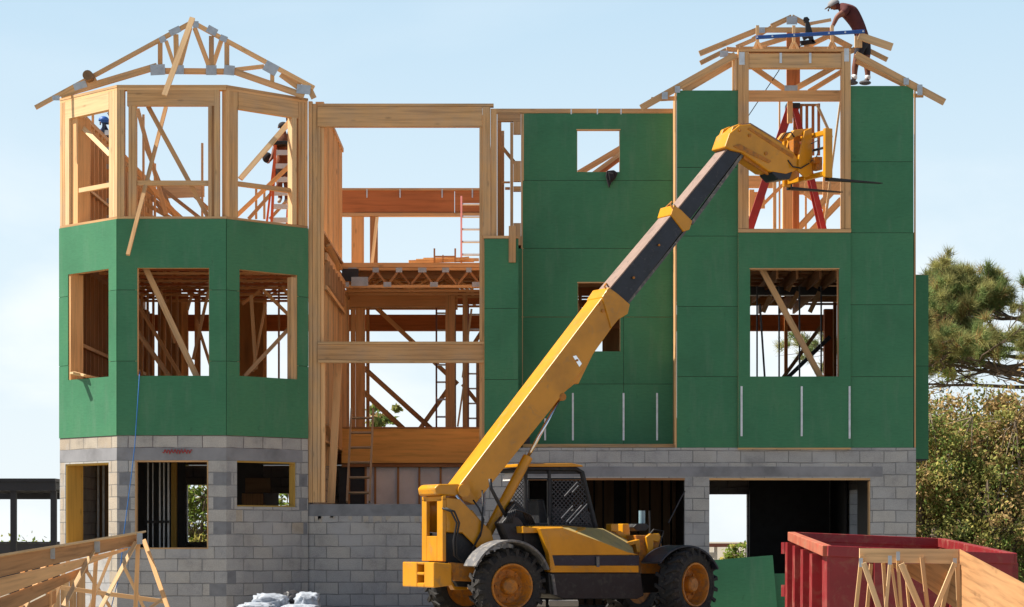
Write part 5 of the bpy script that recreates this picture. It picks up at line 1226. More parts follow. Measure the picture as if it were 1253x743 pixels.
BAGD = noisy('dark_bag', (0.03, 0.03, 0.035), .25, 3.5, .5, bumpd=.02, fine=9)
bag(331, 740, 38.3, .30, .25, .17, .1, BAGM, 'crumpled pale bag with yellow print, leftmost at the block wall foot'); bag(358, 735, 38.6, .15, .2, .15, .3, BAGD, 'small black bag between the two pale bags at the wall foot'); bag(376, 738, 38.4, .2, .25, .17, .2, BAGM, 'crumpled pale bag at the right end of the bags by the wall foot')
bag(316, 748, 38.1, .34, .3, .14, .0, BAGM, 'lower pale bag under the leftmost bag at the wall foot'); bag(368, 750, 38.0, .34, .3, .14, .2, BAGM, 'lower pale bag under the black bag at the wall foot')
# stacked pavers beyond the machine
for i, (x0, x1) in enumerate(((632, 668), (672, 708), (769, 802))):
    for j in range(2):
        mb = MB(); a = W(x0, 735+j*8.5, 38.9); b = W(x1, 742.5+j*8.5, 38.9); mb.box(a.x, b.x, 38.9, 39.3, b.z, a.z); o = mb.build('block_stack', M['concrete'], bevel=.01)
        tag(o, 'pale concrete block lying in a low row on the ground behind the machine', 'concrete block', 'concrete blocks behind the machine')
# ================================================================== PEOPLE
SKIN = noisy('skin', (0.36, 0.17, 0.10), .1, 8, .6, bumpd=0); SKIN2 = noisy('tanned_skin', (0.17, 0.06, 0.035), .12, 8, .6, bumpd=0)
def cloth(n, c): return noisy(n, c, .25, 7, .9, bumpd=.006, fine=18)
def person(label, J, bones, mats, base, extra_hand=True):
    """J: name -> (point, radius); bones: (a, b, material index)."""
    names = list(J); idx = {n: i for i, n in enumerate(names)}
    base = V(base)
    me = bpy.data.meshes.new('person'); me.from_pydata([tuple(V(J[n][0])-base) for n in names], [(idx[a], idx[b]) for a, b, _ in bones], [])
    o = bpy.data.objects.new('person', me); col.objects.link(o); o.location = base
    sk = o.modifiers.new('skin', 'SKIN'); sk.use_smooth_shade = True
    for i, n in enumerate(names):
        d = me.skin_vertices[0].data[i]; d.radius = (J[n][1], J[n][1]*(.82 if n in ('chest', 'waist', 'pelvis', 'belly') else 1)); d.use_root = (n == 'pelvis')
    ss = o.modifiers.new('sub', 'SUBSURF'); ss.levels = 2; ss.render_levels = 2
    bpy.context.view_layer.update()
    dg = bpy.context.evaluated_depsgraph_get(); ev = bpy.data.meshes.new_from_object(o.evaluated_get(dg))
    o.modifiers.clear(); o.data = ev; ev.name = 'person'
    ev.materials.clear()
    for m in mats: ev.materials.append(m)
    segs = [(V(J[a][0])-base, V(J[b][0])-base, m, (J[a][1]+J[b][1])/2) for a, b, m in bones]
    for p in ev.polygons:
        c = p.center; best = 1e9; bm_ = 0
        for a, b, m, r in segs:
            d = b-a; t = max(0, min(1, (c-a).dot(d)/max(1e-9, d.length_squared))); dist = (c-(a+d*t)).length-r
            if dist < best: best = dist; bm_ = m
        p.material_index = bm_; p.use_smooth = True
    o['_org'] = tuple(base); tag(o, label, 'person'); return o
def blob(name, c, s, mat, parent, rot=0.0, cut=None, roty=0.0):
    bm = bmesh.new(); bmesh.ops.create_icosphere(bm, subdivisions=3, radius=1)
    if cut is not None:
        bmesh.ops.bisect_plane(bm, geom=bm.verts[:]+bm.edges[:]+bm.faces[:], plane_co=(0, 0, cut), plane_no=(0, 0, -1), clear_outer=True)
    for v in bm.verts: v.co = V((v.co.x*s[0], v.co.y*s[1], v.co.z*s[2]))
    bmesh.ops.rotate(bm, verts=bm.verts, matrix=Matrix.Rotation(roty, 3, 'Y')); bmesh.ops.rotate(bm, verts=bm.verts, matrix=Matrix.Rotation(rot, 3, 'Z'))
    me = bpy.data.meshes.new(name); bm.to_mesh(me); bm.free(); me.materials.append(mat)
    for p in me.polygons: p.use_smooth = True
    o = bpy.data.objects.new(name, me); col.objects.link(o); o.location = V(c)-V(parent['_org']); o.parent = parent; o['_org'] = parent['_org']; return o
def face_bits(P, head, r, look, mat):
    "nose, ears and eyes for a head looking along `look`"
    h = V(head); f = V(look).normalized(); s_ = f.cross(V((0, 0, 1))).normalized()
    blob('nose', h+f*r*1.02+V((0, 0, -r*.1)), (r*.16, r*.16, r*.24), mat, P)
    for k in (1, -1): blob('ear', h+s_*k*r*.98+V((0, 0, -r*.05)), (r*.18, r*.18, r*.3), mat, P); blob('eye', h+f*r*.9+s_*k*r*.35+V((0, 0, r*.08)), (r*.1,)*3, M['black'], P)
def hand(J, bones, wrist, palm, fdir, side, m, tagn, r=.0085):
    "palm with five separate fingers"
    J[tagn+'palm'] = (palm, .026); bones.append((wrist, tagn+'palm', m)); f = V(fdir).normalized(); s_ = V(side).normalized(); dn = f.cross(s_).normalized()
    for i, (off, ln) in enumerate(((-.030, .060), (-.010, .072), (.010, .068), (.030, .052))):
        a = V(palm)+f*.03+s_*off; b = a+f*ln*.5+dn*.006; c = b+f*ln*.35-dn*.02
        J[f'{tagn}f{i}a'] = (a, r*1.1); J[f'{tagn}f{i}b'] = (b, r); J[f'{tagn}f{i}c'] = (c, r*.85)
        bones += [(tagn+'palm', f'{tagn}f{i}a', m), (f'{tagn}f{i}a', f'{tagn}f{i}b', m), (f'{tagn}f{i}b', f'{tagn}f{i}c', m)]
    a = V(palm)-s_*.035+f*.0; b = a-s_*.02+f*.03; J[tagn+'t1'] = (a, r*1.3); J[tagn+'t2'] = (b, r); bones += [(tagn+'palm', tagn+'t1', m), (tagn+'t1', tagn+'t2', m)]
# roofer bending over the tower top
yp = 40.75
def w_(x, y, dy=0.0): return W(x, y, yp+dy)
J = {'pelvis': (w_(1057, 48), .135), 'waist': (w_(1052, 34), .15), 'chest': (w_(1042, 17), .185), 'neckb': (w_(1031.5, 8.5), .115), 'neck': (w_(1027, 7.5), .062), 'head': (w_(1019, 7), .09), 'jaw': (w_(1017, 10.5), .064),
     'shn': (w_(1035, 14, -.17), .07), 'eln': (w_(1024.5, 20, -.22), .048), 'wrn': (w_(1019, 32, -.2), .032),
     'shf': (w_(1037, 13, .17), .07), 'elf': (w_(1046, 28, .3), .048), 'wrf': (w_(1049.5, 36, .1), .034),
     'hpn': (w_(1054, 54, -.09), .095), 'knn': (w_(1047.5, 76, -.1), .062), 'cfn': (w_(1046, 83, -.1), .058), 'ann': (w_(1045.5, 97, -.12), .042), 'ton': (w_(1041, 101.5, -.14), .04),
     'hpf': (w_(1060, 54, .09), .095), 'knf': (w_(1059.5, 76, .1), .062), 'cff': (w_(1061.5, 84, .1), .058), 'anf': (w_(1062, 97, .1), .042), 'tof': (w_(1057, 101.5, .08), .04)}
bn = [('pelvis', 'waist', 1), ('waist', 'chest', 1), ('chest', 'neckb', 1), ('neckb', 'neck', 0), ('neck', 'head', 0), ('head', 'jaw', 0), ('neckb', 'shn', 1), ('shn', 'eln', 0), ('eln', 'wrn', 0), ('neckb', 'shf', 1), ('shf', 'elf', 0), ('elf', 'wrf', 0),
      ('pelvis', 'hpn', 2), ('hpn', 'knn', 0), ('knn', 'cfn', 0), ('cfn', 'ann', 0), ('ann', 'ton', 4), ('pelvis', 'hpf', 2), ('hpf', 'knf', 0), ('knf', 'cff', 0), ('cff', 'anf', 0), ('anf', 'tof', 4)]
hand(J, bn, 'wrn', tuple(w_(1016, 36, -.2)), (-.35, 0, -.9), (0, 1, 0), 0, 'n'); hand(J, bn, 'wrf', tuple(w_(1050, 39.5, .05)), (.1, 0, -1), (0, 1, 0), 0, 'f')
# shorts reach the knee
for k in ('n', 'f'):
    a, b = V(J['hp'+k][0]), V(J['kn'+k][0]); J['sh_'+k] = (tuple(a.lerp(b, .5)), .088); bn.remove(('hp'+k, 'kn'+k, 0)); bn += [('hp'+k, 'sh_'+k, 2), ('sh_'+k, 'kn'+k, 0)]
    a, b = V(J['cf'+k if k == 'n' else 'cff'][0]), V(J['an'+k][0]); 
RFR = person('worker in maroon shirt and dark shorts bending over on the tower roof', J, bn, [SKIN2, cloth('maroon_shirt', (.085, .02, .02)), cloth('dark_shorts', (.018, .018, .028)), M['white'], cloth('grey_shoe', (.12, .12, .13))], w_(1053, 104))
blob('cap', w_(1020, 5.5), (.108, .11, .085), noisy('grey_cap', (.24, .24, .25), .15, 9, .8), RFR, cut=-.25, roty=rad(-28)); blob('cap_peak', w_(1012.5, 9), (.06, .07, .014), noisy('grey_peak', (.2, .2, .21), .15, 9, .8), RFR, roty=rad(-35))
face_bits(RFR, w_(1018.5, 8.5), .085, (-.8, -.05, -.6), SKIN2)
for x, dy in ((1045.5, -.12), (1062, .1)): blob('sock', w_(x, 94.5, dy), (.05, .05, .06), M['white'], RFR)
for x, dy in ((1042.5, -.14), (1058.5, .08)): blob('shoe', w_(x, 101.4, dy), (.105, .05, .042), cloth('work_shoe', (.11, .11, .12)), RFR)
# worker on the orange ladder
yp = 43.35
J = {'pelvis': (w_(345, 203), .13), 'waist': (w_(345.5, 192), .13), 'chest': (w_(346, 178), .15), 'neckb': (w_(347, 167), .09), 'neck': (w_(347, 163), .058), 'head': (w_(346, 156), .085), 'jaw': (w_(345, 159), .06),
     'shn': (w_(340, 171, -.05), .065), 'eln': (w_(336, 182, -.15), .045), 'wrn': (w_(333, 193, -.2), .032), 'shf': (w_(353, 170, .05), .065), 'elf': (w_(356, 158, .0), .045), 'wrf': (w_(352, 147, -.1), .032),
     'hpn': (w_(341, 208), .09), 'skn': (w_(341.5, 214), .085), 'knn': (w_(342, 225, -.12), .06), 'ann': (w_(343, 243, -.02), .042), 'ton': (w_(341, 248, -.1), .038), 'hpf': (w_(349, 208), .09), 'skf': (w_(349.5, 214), .085), 'knf': (w_(351, 226, -.1), .06), 'anf': (w_(351, 244, .0), .042), 'tof': (w_(349, 248, -.08), .038)}
bn = [('pelvis', 'waist', 1), ('waist', 'chest', 1), ('chest', 'neckb', 1), ('neckb', 'neck', 0), ('neck', 'head', 0), ('head', 'jaw', 0), ('neckb', 'shn', 1), ('shn', 'eln', 0), ('eln', 'wrn', 0), ('neckb', 'shf', 1), ('shf', 'elf', 0), ('elf', 'wrf', 0), ('pelvis', 'hpn', 2), ('hpn', 'skn', 2), ('skn', 'knn', 0), ('knn', 'ann', 0), ('ann', 'ton', 3), ('pelvis', 'hpf', 2), ('hpf', 'skf', 2), ('skf', 'knf', 0), ('knf', 'anf', 0), ('anf', 'tof', 3)]
hand(J, bn, 'wrn', tuple(w_(331, 196, -.22)), (-.5, -.3, -.8), (0, 1, 0), 0, 'n'); hand(J, bn, 'wrf', tuple(w_(351, 144, -.12)), (-.1, -.2, 1), (0, 1, 0), 0, 'f')
P2 = person('worker in grey shorts standing on the orange step ladder in the bay', J, bn, [SKIN2, cloth('rust_shirt', (.22, .08, .04)), cloth('grey_shorts', (.10, .10, .11)), cloth('pale_shoe', (.4, .38, .35))], w_(346, 249))
blob('hair', w_(346.5, 154.5), (.095, .1, .08), M['darkcloth'], P2, cut=-.3); face_bits(P2, w_(345.5, 156.5), .08, (-.8, -.5, .1), SKIN2)
blob('tool_pouch', w_(327, 193), (.09, .07, .1), M['darkcloth'], P2)
# worker in navy inside the left window
yp = 44.6
J = {'pelvis': (w_(129, 205), .13), 'waist': (w_(129, 193), .13), 'chest': (w_(128, 176), .155), 'neckb': (w_(128, 162), .09), 'neck': (w_(127.5, 157), .058), 'head': (w_(127, 150), .085), 'jaw': (w_(126, 153), .06),
     'shn': (w_(121, 166, -.05), .068), 'eln': (w_(117, 180, -.1), .05), 'wrn': (w_(119, 193, -.2), .034), 'shf': (w_(135, 166, .05), .068), 'elf': (w_(138, 155, -.1), .05), 'wrf': (w_(136, 143, -.15), .034),
     'hpn': (w_(126, 211), .095), 'knn': (w_(124, 236, -.05), .068), 'ann': (w_(125, 262, 0), .05), 'ton': (w_(122, 267, -.1), .04), 'hpf': (w_(132, 211), .095), 'knf': (w_(132, 236, -.05), .068), 'anf': (w_(132, 262, 0), .05), 'tof': (w_(129, 267, -.1), .04)}
bn = [('pelvis', 'waist', 1), ('waist', 'chest', 1), ('chest', 'neckb', 1), ('neckb', 'neck', 0), ('neck', 'head', 0), ('head', 'jaw', 0), ('neckb', 'shn', 1), ('shn', 'eln', 1), ('eln', 'wrn', 0), ('neckb', 'shf', 1), ('shf', 'elf', 1), ('elf', 'wrf', 0), ('pelvis', 'hpn', 2), ('hpn', 'knn', 2), ('knn', 'ann', 2), ('ann', 'ton', 3), ('pelvis', 'hpf', 2), ('hpf', 'knf', 2), ('knf', 'anf', 2), ('anf', 'tof', 3)]
hand(J, bn, 'wrn', tuple(w_(118, 197, -.25)), (-.2, -.5, -.8), (1, 0, 0), 0, 'n'); hand(J, bn, 'wrf', tuple(w_(135, 140, -.15)), (-.1, -.2, 1), (1, 0, 0), 0, 'f')
P3 = person('worker in navy clothes on the dark blue ladder inside the left bay window', J, bn, [SKIN2, cloth('navy_shirt', (.015, .03, .09)), cloth('navy_trousers', (.015, .02, .04)), M['black']], w_(128, 268))
blob('cap', w_(127, 147.5), (.10, .11, .08), M['blue'], P3, cut=-.1); face_bits(P3, w_(126.5, 151), .08, (-.5, -.8, .1), SKIN2)

# ================================================================== PLANTS
rng = np.random.default_rng(5)
def leaf_mesh(name, centers, size, mats, parent=None, elong=1.8, weights=None, up=0.3, midx=None):
    n = len(centers); c = np.asarray(centers, dtype=np.float32)
    d = rng.normal(size=(n, 3)); d /= np.linalg.norm(d, axis=1)[:, None]; nrm = rng.normal(size=(n, 3)); nrm[:, 2] += up
    s = np.cross(d, nrm); s /= np.linalg.norm(s, axis=1)[:, None]+1e-9
    sz = size*rng.uniform(.6, 1.35, size=(n, 1)); a = d*sz*elong*.5; b = s*sz*.5
    v = np.stack([c-a, c+b*.9-a*.1, c+a, c-b*.9-a*.1], axis=1).reshape(-1, 3)
    org = np.array(parent['_org'] if parent is not None else (0, 0, 0)); v = v-org
    me = bpy.data.meshes.new(name); me.vertices.add(n*4); me.vertices.foreach_set('co', v.astype(np.float32).ravel())
    me.loops.add(n*4); me.loops.foreach_set('vertex_index', np.arange(n*4, dtype=np.int32)); me.polygons.add(n)
    me.polygons.foreach_set('loop_start', np.arange(0, n*4, 4, dtype=np.int32)); me.polygons.foreach_set('loop_total', np.full(n, 4, dtype=np.int32))
    for m in mats: me.materials.append(m)
    me.polygons.foreach_set('material_index', (rng.choice(len(mats), size=n, p=weights) if midx is None else midx).astype(np.int32)); me.update(calc_edges=True); me.validate()
    o = bpy.data.objects.new(name, me); col.objects.link(o); o['_org'] = tuple(org)
    if parent is not None: o.parent = parent
    return o
LO = leafmat('leaf_olive', (.27, .27, .085)); LG = leafmat('leaf_green', (.19, .26, .07)); LB = leafmat('leaf_brown', (.42, .29, .13), .25); LY = leafmat('leaf_yellow', (.50, .45, .14), .4); LD = leafmat('leaf_dark', (.14, .16, .06)); LLIME = leafmat('leaf_lime', (.20, .28, .05), .45)
PN1 = leafmat('needle_green', (.21, .27, .10), .3); PN2 = leafmat('needle_olive', (.32, .31, .12), .3); PN3 = leafmat('needle_brown', (.33, .21, .09), .25)
BARK = noisy('bark', (.13, .095, .07), .35, 6, .95, bumpd=.02, fine=12); TWIG = noisy('twig', (.22, .17, .12), .3, 9, .9)
def shrub(name, x, y, z0_, R, H, nleaf, label, cat, group=None, mats=(LO, LG, LB, LY, LD), wts=(.28, .14, .32, .12, .14), lsize=.06, seed=0, stems=7, clump=95, zmin=.0):
    r = np.random.default_rng(seed+11); t = thing(name, (x, y, z0_), label, cat, group)
    mb = MB(); tips = []
    for k in range(stems):
        a = r.uniform(0, 6.28); rr = R*r.uniform(.2, .8); top = V((x+math.cos(a)*rr, y+math.sin(a)*rr*.8, z0_+H*r.uniform(.65, .95)))
        mid = V((x, y, z0_)).lerp(top, .5)+V((r.uniform(-.2, .2), r.uniform(-.2, .2), .1)); b0 = V((x+r.uniform(-.2, .2)*R, y+r.uniform(-.2, .2)*R, z0_))
        mb.tube([b0, mid, top], [.05*H/3, .03*H/3, .01], 6); tips += [mid, top]
    mb.build('trunk', BARK, t, merge=True, smooth=True)
    cen = []; mids = []
    nc = clump
    for k in range(nc):
        # clumps spread over an uneven ellipsoid
        th = r.uniform(0, 6.28); u = r.uniform(-.9, 1); q = math.sqrt(1-u*u); rad_ = r.uniform(.45, 1.0)**.6*(1+.22*math.sin(3*th+seed)+.15*math.sin(5*u*3+seed))
        c = np.array([x+math.cos(th)*q*R*rad_, y+math.sin(th)*q*R*.8*rad_, z0_+zmin*H+H*(1-zmin)*(.5+.5*u*rad_)])
        if c[2] < z0_+.05: c[2] = z0_+.1+.2*r.random()
        k_ = int(nleaf/nc*r.uniform(.5, 1.5)); s = R*r.uniform(.07, .20)
        dom = int(r.choice(len(mats), p=wts)); mix_ = r.choice(len(mats), size=k_, p=wts); mix_[r.random(k_) < .6] = dom; mids.append(mix_)
        cen.append(c+r.normal(size=(k_, 3))*np.array([s, s, s*.7]))
    cen = np.concatenate(cen)
    leaf_mesh('crown', cen, lsize, list(mats), t, weights=list(wts), midx=np.concatenate(mids))
    tw = MB()
    for k in range(110):
        a = tips[int(r.integers(len(tips)))]; b = V(cen[int(r.integers(len(cen)))]); 
        if (a-b).length < R*1.2: tw.tube([a, a.lerp(b, .5)+V((0, 0, .08)), b], [.014, .009, .004], 4)
    if tw.v: tw.build('branches', TWIG, t)
    return t
BG = 'bushes beside the block wall'
bush = 'bush'
for i_, (px, Y, R_, H_, nl, wt, ls, lb) in enumerate((
    (1135, 51.6, 1.3, 4.3, 17000, (.3, .2, .26, .12, .12), .052, 'olive green bush directly beside the right corner of the block wall'),
    (1188, 52.6, 1.5, 4.35, 20000, (.26, .12, .4, .12, .1), .052, 'tall russet bush under the pine branches at the right'),
    (1245, 52.2, 1.6, 4.7, 20000, (.24, .1, .44, .12, .1), .055, 'brown leafed bush at the right edge of the picture'),
    (1150, 54.5, 1.5, 4.9, 15000, (.32, .26, .14, .16, .12), .058, 'yellow green bush top beside the hanging green wing'),
    (1215, 50.9, 1.2, 3.0, 12000, (.3, .2, .3, .1, .1), .05, 'lower bush in front of the russet ones at the right'),
    (1300, 53.5, 1.9, 5.0, 12000, (.3, .14, .36, .1, .1), .065, 'wide brown bush beyond the right edge'),
    (1158, 50.6, .8, 2.0, 8000, (.3, .25, .2, .1, .15), .05, 'small low bush at the foot of the olive green one'))):
    shrub('leafy_bush', XA(px, Y), Y, 0, R_, H_, nl, lb, bush, BG, wts=wt, seed=i_+1, lsize=ls)
shrub('garden_shrub', XA(243, 53), 53.0, 0, 1.1, 2.75, 6000, 'bright green shrub seen through the middle ground floor opening of the bay', bush, None, mats=(LG, LLIME, LY, LD), wts=(.3, .45, .15, .1), seed=6, lsize=.07)
shrub('garden_shrub', XA(347, 53), 53.2, 0, .6, 2.6, 2500, 'green shrub glimpsed through the small right window of the block bay', bush, None, mats=(LG, LLIME, LY, LD), wts=(.3, .45, .15, .1), seed=16, lsize=.07)
shrub('garden_shrub', XA(899, 54), 54.0, 0, .42, 1.15, 1800, 'yellow green shrub seen through the back door of the garage', bush, None, mats=(LG, LLIME, LY, LD), wts=(.2, .55, .2, .05), seed=7, lsize=.06)
shrub('distant_tree', XA(466, 90), 90.0, 0, .8, 6.0, 5000, 'green tree top showing over the brown porch beam', 'tree', None, mats=(LO, LG, LB, LD), wts=(.4, .3, .1, .2), seed=8, lsize=.16, zmin=.3)
for i, (px, Y, R, H) in enumerate(((-20, 62, 2.2, 1.0), (28, 60, 1.6, .85), (62, 61, 1.0, .95), (10, 66, 1.5, 1.05))):
    shrub('hedge_bush', XA(px, Y), Y, 0, R, H, 3500, ('low dark bush at the far left edge behind the pergola', 'low hedge bush between the pergola posts', 'low hedge bush against the left side of the house', 'slightly taller bush behind the pergola')[i], bush, 'low bushes behind the pergola', mats=(LO, LG, LLIME, LD), wts=(.3, .3, .15, .25), seed=20+i, lsize=.08, clump=30)
# pine
def pine():
    x, y = 13.3, 58.0; t = thing('pine_tree', (x, y, 0), 'tall pine with tufted needles rising beyond the right corner of the house', 'tree')
    r = np.random.default_rng(3); tr_ = MB(); top = V((x-.6, y, 6.9))
    tr_.tube([V((x, y, 0)), V((x+.15, y, 2)), V((x-.05, y, 4)), V((x-.4, y, 6)), top], [.2, .17, .14, .09, .03], 10); tr_.build('trunk', BARK, t, merge=True, smooth=True)
    br = MB(); tips = []
    def zlim(p): return 7.55+max(-.6, (p.x-10.0))*.8+.35*math.sin(p.x*3.1)
    def limb(p, d, L, r0, lvl):
        pts = [p]; dd = V(d).normalized(); n = 5
        for i in range(n):
            dd = (dd+V((r.normal()*.16, r.normal()*.16, r.normal()*.10+(.03 if lvl else .01)))).normalized(); pts.append(pts[-1]+dd*L/n)
        if max(q.z for q in pts) > zlim(pts[-1]) + .15: return
        br.tube(pts, [r0*(1-.8*i/n) for i in range(n+1)], 5)
        if lvl < 2:
            for i in range(2, n+1):
                for k in range(2 if lvl == 0 else 2):
                    sd = (dd+V((r.normal()*.7, r.normal()*.7, r.normal()*.32+.08))).normalized(); limb(pts[i], sd, L*r.uniform(.35, .5), r0*.45, lvl+1)
        if lvl >= 1: tips.extend([(q_, dd) for q_ in (pts[-1], pts[-2]) if r.random() < .62])
    for z, a, L in ((4.9, 3.2, 3.4), (5.0, 3.6, 3.2), (4.8, 2.8, 3.7), (4.6, 4.2, 2.8), (4.7, 3.0, 3.5), (5.0, 3.35, 3.6), (5.2, 2.4, 2.8), (5.4, 3.9, 2.9), (5.6, 3.1, 3.0), (5.9, 2.7, 2.6), (6.1, 3.6, 2.6), (6.4, 3.2, 2.3), (6.8, 4.0, 1.8), (7.0, 2.8, 1.8), (7.3, 3.4, 1.2), (5, .2, 2.6), (6, .8, 2.4), (5.5, 5.2, 2.4), (6.6, 5.8, 1.8), (4.5, 5.5, 2.5)):
        z = 5.15+(z-4.9)*.75; px_ = x-.05-(z-4)*.15; limb(V((px_, y, z)), (math.cos(a), math.sin(a)*.8, .10), L*1.18, .06, 0)
    br.build('branches', BARK, t, merge=True)
    vs = []; fs = []; mi = []
    for (p, d) in tips:
        if p.z < 5.15+.7*r.random() or p.z > zlim(p): continue
        tone = r.random()
        for q in range(95):
            v = V(r.normal(size=3)); v = (v.normalized()*.9+d*.7+V((0, 0, .25))).normalized(); L = r.uniform(.16, .32); s_ = v.cross(V(r.normal(size=3))).normalized()*.008
            b = p+V(r.normal(size=3))*.045; n = len(vs); vs += [b-s_, b+s_, b+v*L]; fs.append((n, n+1, n+2)); mi.append(0 if tone < .4 else 1 if tone < .8 else (2 if q % 2 else 1))
    org = V(t['_org']); me = bpy.data.meshes.new('needles'); me.from_pydata([tuple(V(v)-org) for v in vs], [], fs); [me.materials.append(m) for m in (PN1, PN2, PN3)]; me.polygons.foreach_set('material_index', mi)
    o = bpy.data.objects.new('crown', me); col.objects.link(o); o.parent = t
pine()

# ================================================================== PERGOLA, FENCE, GROUND
PG = thing('pergola', (XA(20, 46), 46, 0), 'dark flat roofed open shelter beyond the left side of the house', 'shelter')
M['canopy'] = noisy('dark_canopy', (0.012, 0.014, 0.02), .2, 3, .6)
def pgb(name, x0, x1, y0, y1, z0, z1, mat='canopy'):
    mb = MB(); mb.box(x0, x1, y0, y1, z0, z1); mb.build(name, M[mat], PG)
xa, xb = XA(-60, 46), XA(71, 46)
zt1, zt0 = ZA(586, 46), ZA(601, 46)
pgb('roof_slab', xa, xb, 45.7, 50.5, zt1-.06, zt1); pgb('fascia', xa, xb, 45.75, 45.8, zt0, zt1-.062); pgb('beam', xa, xb, 50.2, 50.3, ZA(611, 50.2), zt1-.065)
for i in range(8): pgb('roof_joist', xa+.2+i*.25, xa+.25+i*.25, 45.82, 50.2, zt1-.2, zt1-.062)
for i in range(0): pgb('roof_batten', xa+.05+i*.23, xa+.13+i*.23, 45.68, 50.4, zt1+.002, zt1+.03)
for px in (-40, 18, 67): 
    x = XA(px, 46); pgb('post', x-.055, x+.055, 45.85, 45.96, 0, zt0 if True else 0)
WH = noisy('rail_white', (.6, .58, .55), .15, 5, .7); RL = noisy('rail_red', (.3, .12, .09), .2, 5, .8)
FN = thing('low_fence', (XA(890, 56), 56, 0), 'low brown rail fence seen through the back door of the garage', 'fence')
mb = MB(); a = W(855, 665, 56); b = W(925, 669.5, 56); mb.box(a.x, b.x, 56, 56.06, b.z, a.z); mb.build('rail', RL, FN)
for px in (858, 876, 914):
    mb = MB(); x = XA(px, 56); mb.box(x-.04, x+.04, 56.07, 56.14, 0, 1.15); mb.build('post', WH, FN)
mb = MB(); a = W(866, 676, 55.9); b = W(877, 683, 55.9); mb.box(a.x, b.x, 55.9, 55.95, b.z, a.z); mb.build('panel', WH, FN)
DFE = thing('dark_fence', (XA(20, 56), 56, 0), 'dark low board fence along the far left beneath the sky', 'fence')
mb = MB(); a = W(-80, 665, 56); mb.box(a.x, XA(75, 56), 56, 56.04, 0, a.z-.0); mb.build('boards', M['void'], DFE)
mb = MB(); mb.box(a.x, XA(75, 56), 55.97, 56.07, a.z+.001, a.z+.04); mb.build('cap_rail', M['void'], DFE)
GR = noisy('sandy_ground', (.27, .235, .18), .22, .6, .95, c2=(.24, .21, .16), patch=.6, bumpd=.03, fine=3.0)
mb = MB(); nx = 40
from mathutils import noise as mn
xs_ = [-900, -300, -100, -40]+[-20+i*1.0 for i in range(41)]+[40, 100, 300, 900]; ys_ = [-60, 0, 10]+[16+i*1.0 for i in range(45)]+[80, 120, 300, 900, 3000]
gv = []; gf = []
for y in ys_:
    for x in xs_: gv.append((x, y, (mn.noise(V((x*.35, y*.35, 0)))*.03-.03 if 12 < y < 60 and abs(x) < 20 else -.03)))
for j in range(len(ys_)-1):
    for i in range(len(xs_)-1): k = j*len(xs_)+i; gf.append((k, k+1, k+1+len(xs_), k+len(xs_)))
me = bpy.data.meshes.new('ground'); me.from_pydata(gv, [], gf); me.materials.append(GR); g_ = bpy.data.objects.new('ground', me); col.objects.link(g_); g_['kind'] = 'structure'
mb = MB(); mb.box(-7.4, 6.7, 41.2, 49.3, -.01, .04); o = mb.build('ground_slab', M['concrete']); o['kind'] = 'structure'

# ================================================================== LIGHT, SKY, CAMERA
EL, SUNAZ = rad(53), rad(-88)          # sun towards -X, a touch behind the facade; azimuth measured from +Y, clockwise
S = V((math.sin(SUNAZ)*math.cos(EL), math.cos(SUNAZ)*math.cos(EL), math.sin(EL)))
sl = bpy.data.lights.new('sun', 'SUN'); sl.energy = 5.0; sl.angle = rad(.53); sl.color = (1, .93, .82)
so = bpy.data.objects.new('sun', sl); col.objects.link(so); so.rotation_euler = (-S).to_track_quat('-Z', 'Y').to_euler(); so.location = (-30, 20, 40)
w = bpy.data.worlds.new('World'); scene.world = w; w.use_nodes = True; nt = w.node_tree; nt.nodes.clear()
out = nd(nt, 'ShaderNodeOutputWorld'); bg = nd(nt, 'ShaderNodeBackground'); sky = nd(nt, 'ShaderNodeTexSky'); sky.sky_type = 'NISHITA'; sky.sun_disc = False
sky.sun_elevation = EL; sky.sun_rotation = SUNAZ; sky.air_density = 1.0; sky.dust_density = 0.4; sky.ozone_density = 1.0
tc = nd(nt, 'ShaderNodeTexCoord'); mp = nd(nt, 'ShaderNodeMapping'); mp.inputs['Scale'].default_value = (1, 1, 2.2); mp.inputs['Location'].default_value = (.3, .1, .05); nt.links.new(tc.outputs['Generated'], mp.inputs[0])
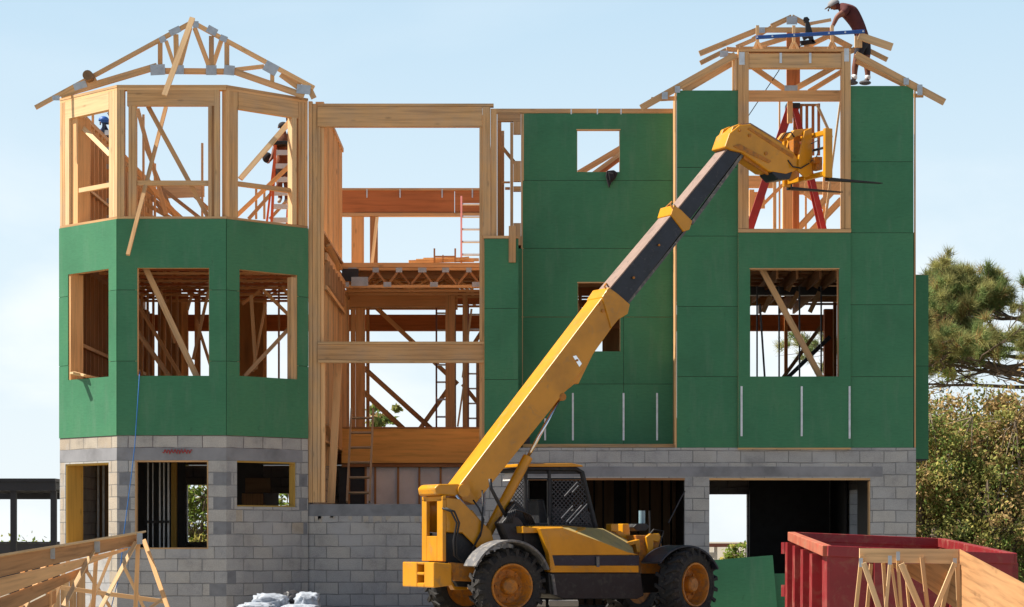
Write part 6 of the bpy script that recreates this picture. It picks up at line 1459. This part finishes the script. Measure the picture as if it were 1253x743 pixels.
n1 = nd(nt, 'ShaderNodeTexNoise', Scale=5.5, Detail=9.0, Roughness=.52, Distortion=.3); nt.links.new(mp.outputs[0], n1.inputs['Vector'])
rc = ramp(nt, n1.outputs['Fac'], [(.47, (0,)*3), (.66, (.85,)*3)])
sx = nd(nt, 'ShaderNodeSeparateXYZ'); nt.links.new(tc.outputs['Generated'], sx.inputs[0])
hzu = 0
rz_ = ramp(nt, sx.outputs['Z'], [(0.0, (1,)*3), (.10, (.85,)*3), (.17, (.12,)*3), (.4, (.1,)*3)])
m1 = nd(nt, 'ShaderNodeMath', operation='MULTIPLY'); nt.links.new(rc.outputs[0], m1.inputs[0]); nt.links.new(rz_.outputs[0], m1.inputs[1])
hz = ramp(nt, sx.outputs['Z'], [(0.0, (.95,)*3), (.12, (.92,)*3), (.22, (.85,)*3), (.28, (0.4,)*3), (.38, (0,)*3)])
hc = ramp(nt, sx.outputs['Z'], [(0.0, (.86, .93, .96)), (.12, (.74, .88, .97)), (.23, (.58, .79, .95))])
hcs = nd(nt, 'ShaderNodeVectorMath', operation='SCALE'); hcs.inputs['Scale'].default_value = 11.0; nt.links.new(hc.outputs[0], hcs.inputs[0])
c1_ = mixc(nt, sky.outputs[0], hcs.outputs[0], hz.outputs[0]); c2_ = mixc(nt, c1_, (11.4, 11.6, 11.7), m1.outputs[0])
nt.links.new(c2_, bg.inputs[0]); bg.inputs[1].default_value = .05; nt.links.new(bg.outputs[0], out.inputs[0])
cam = bpy.data.cameras.new('camera'); cam.sensor_width = 36; cam.lens = FPX/1253*36; cam.shift_y = (HY-371.5)/1253; cam.clip_end = 6000; cam.clip_start = .5
co = bpy.data.objects.new('camera', cam); col.objects.link(co); co.location = (0, 0, EYE); co.rotation_euler = (rad(90), 0, 0); scene.camera = co
scene.view_settings.view_transform = 'Standard'; scene.view_settings.look = 'None'; scene.view_settings.exposure = .95; scene.view_settings.gamma = 1
scene.cycles.max_bounces = 8; scene.cycles.diffuse_bounces = 6; scene.cycles.use_denoising = True
for o in bpy.data.objects:
    if '_org' in o: del o['_org']
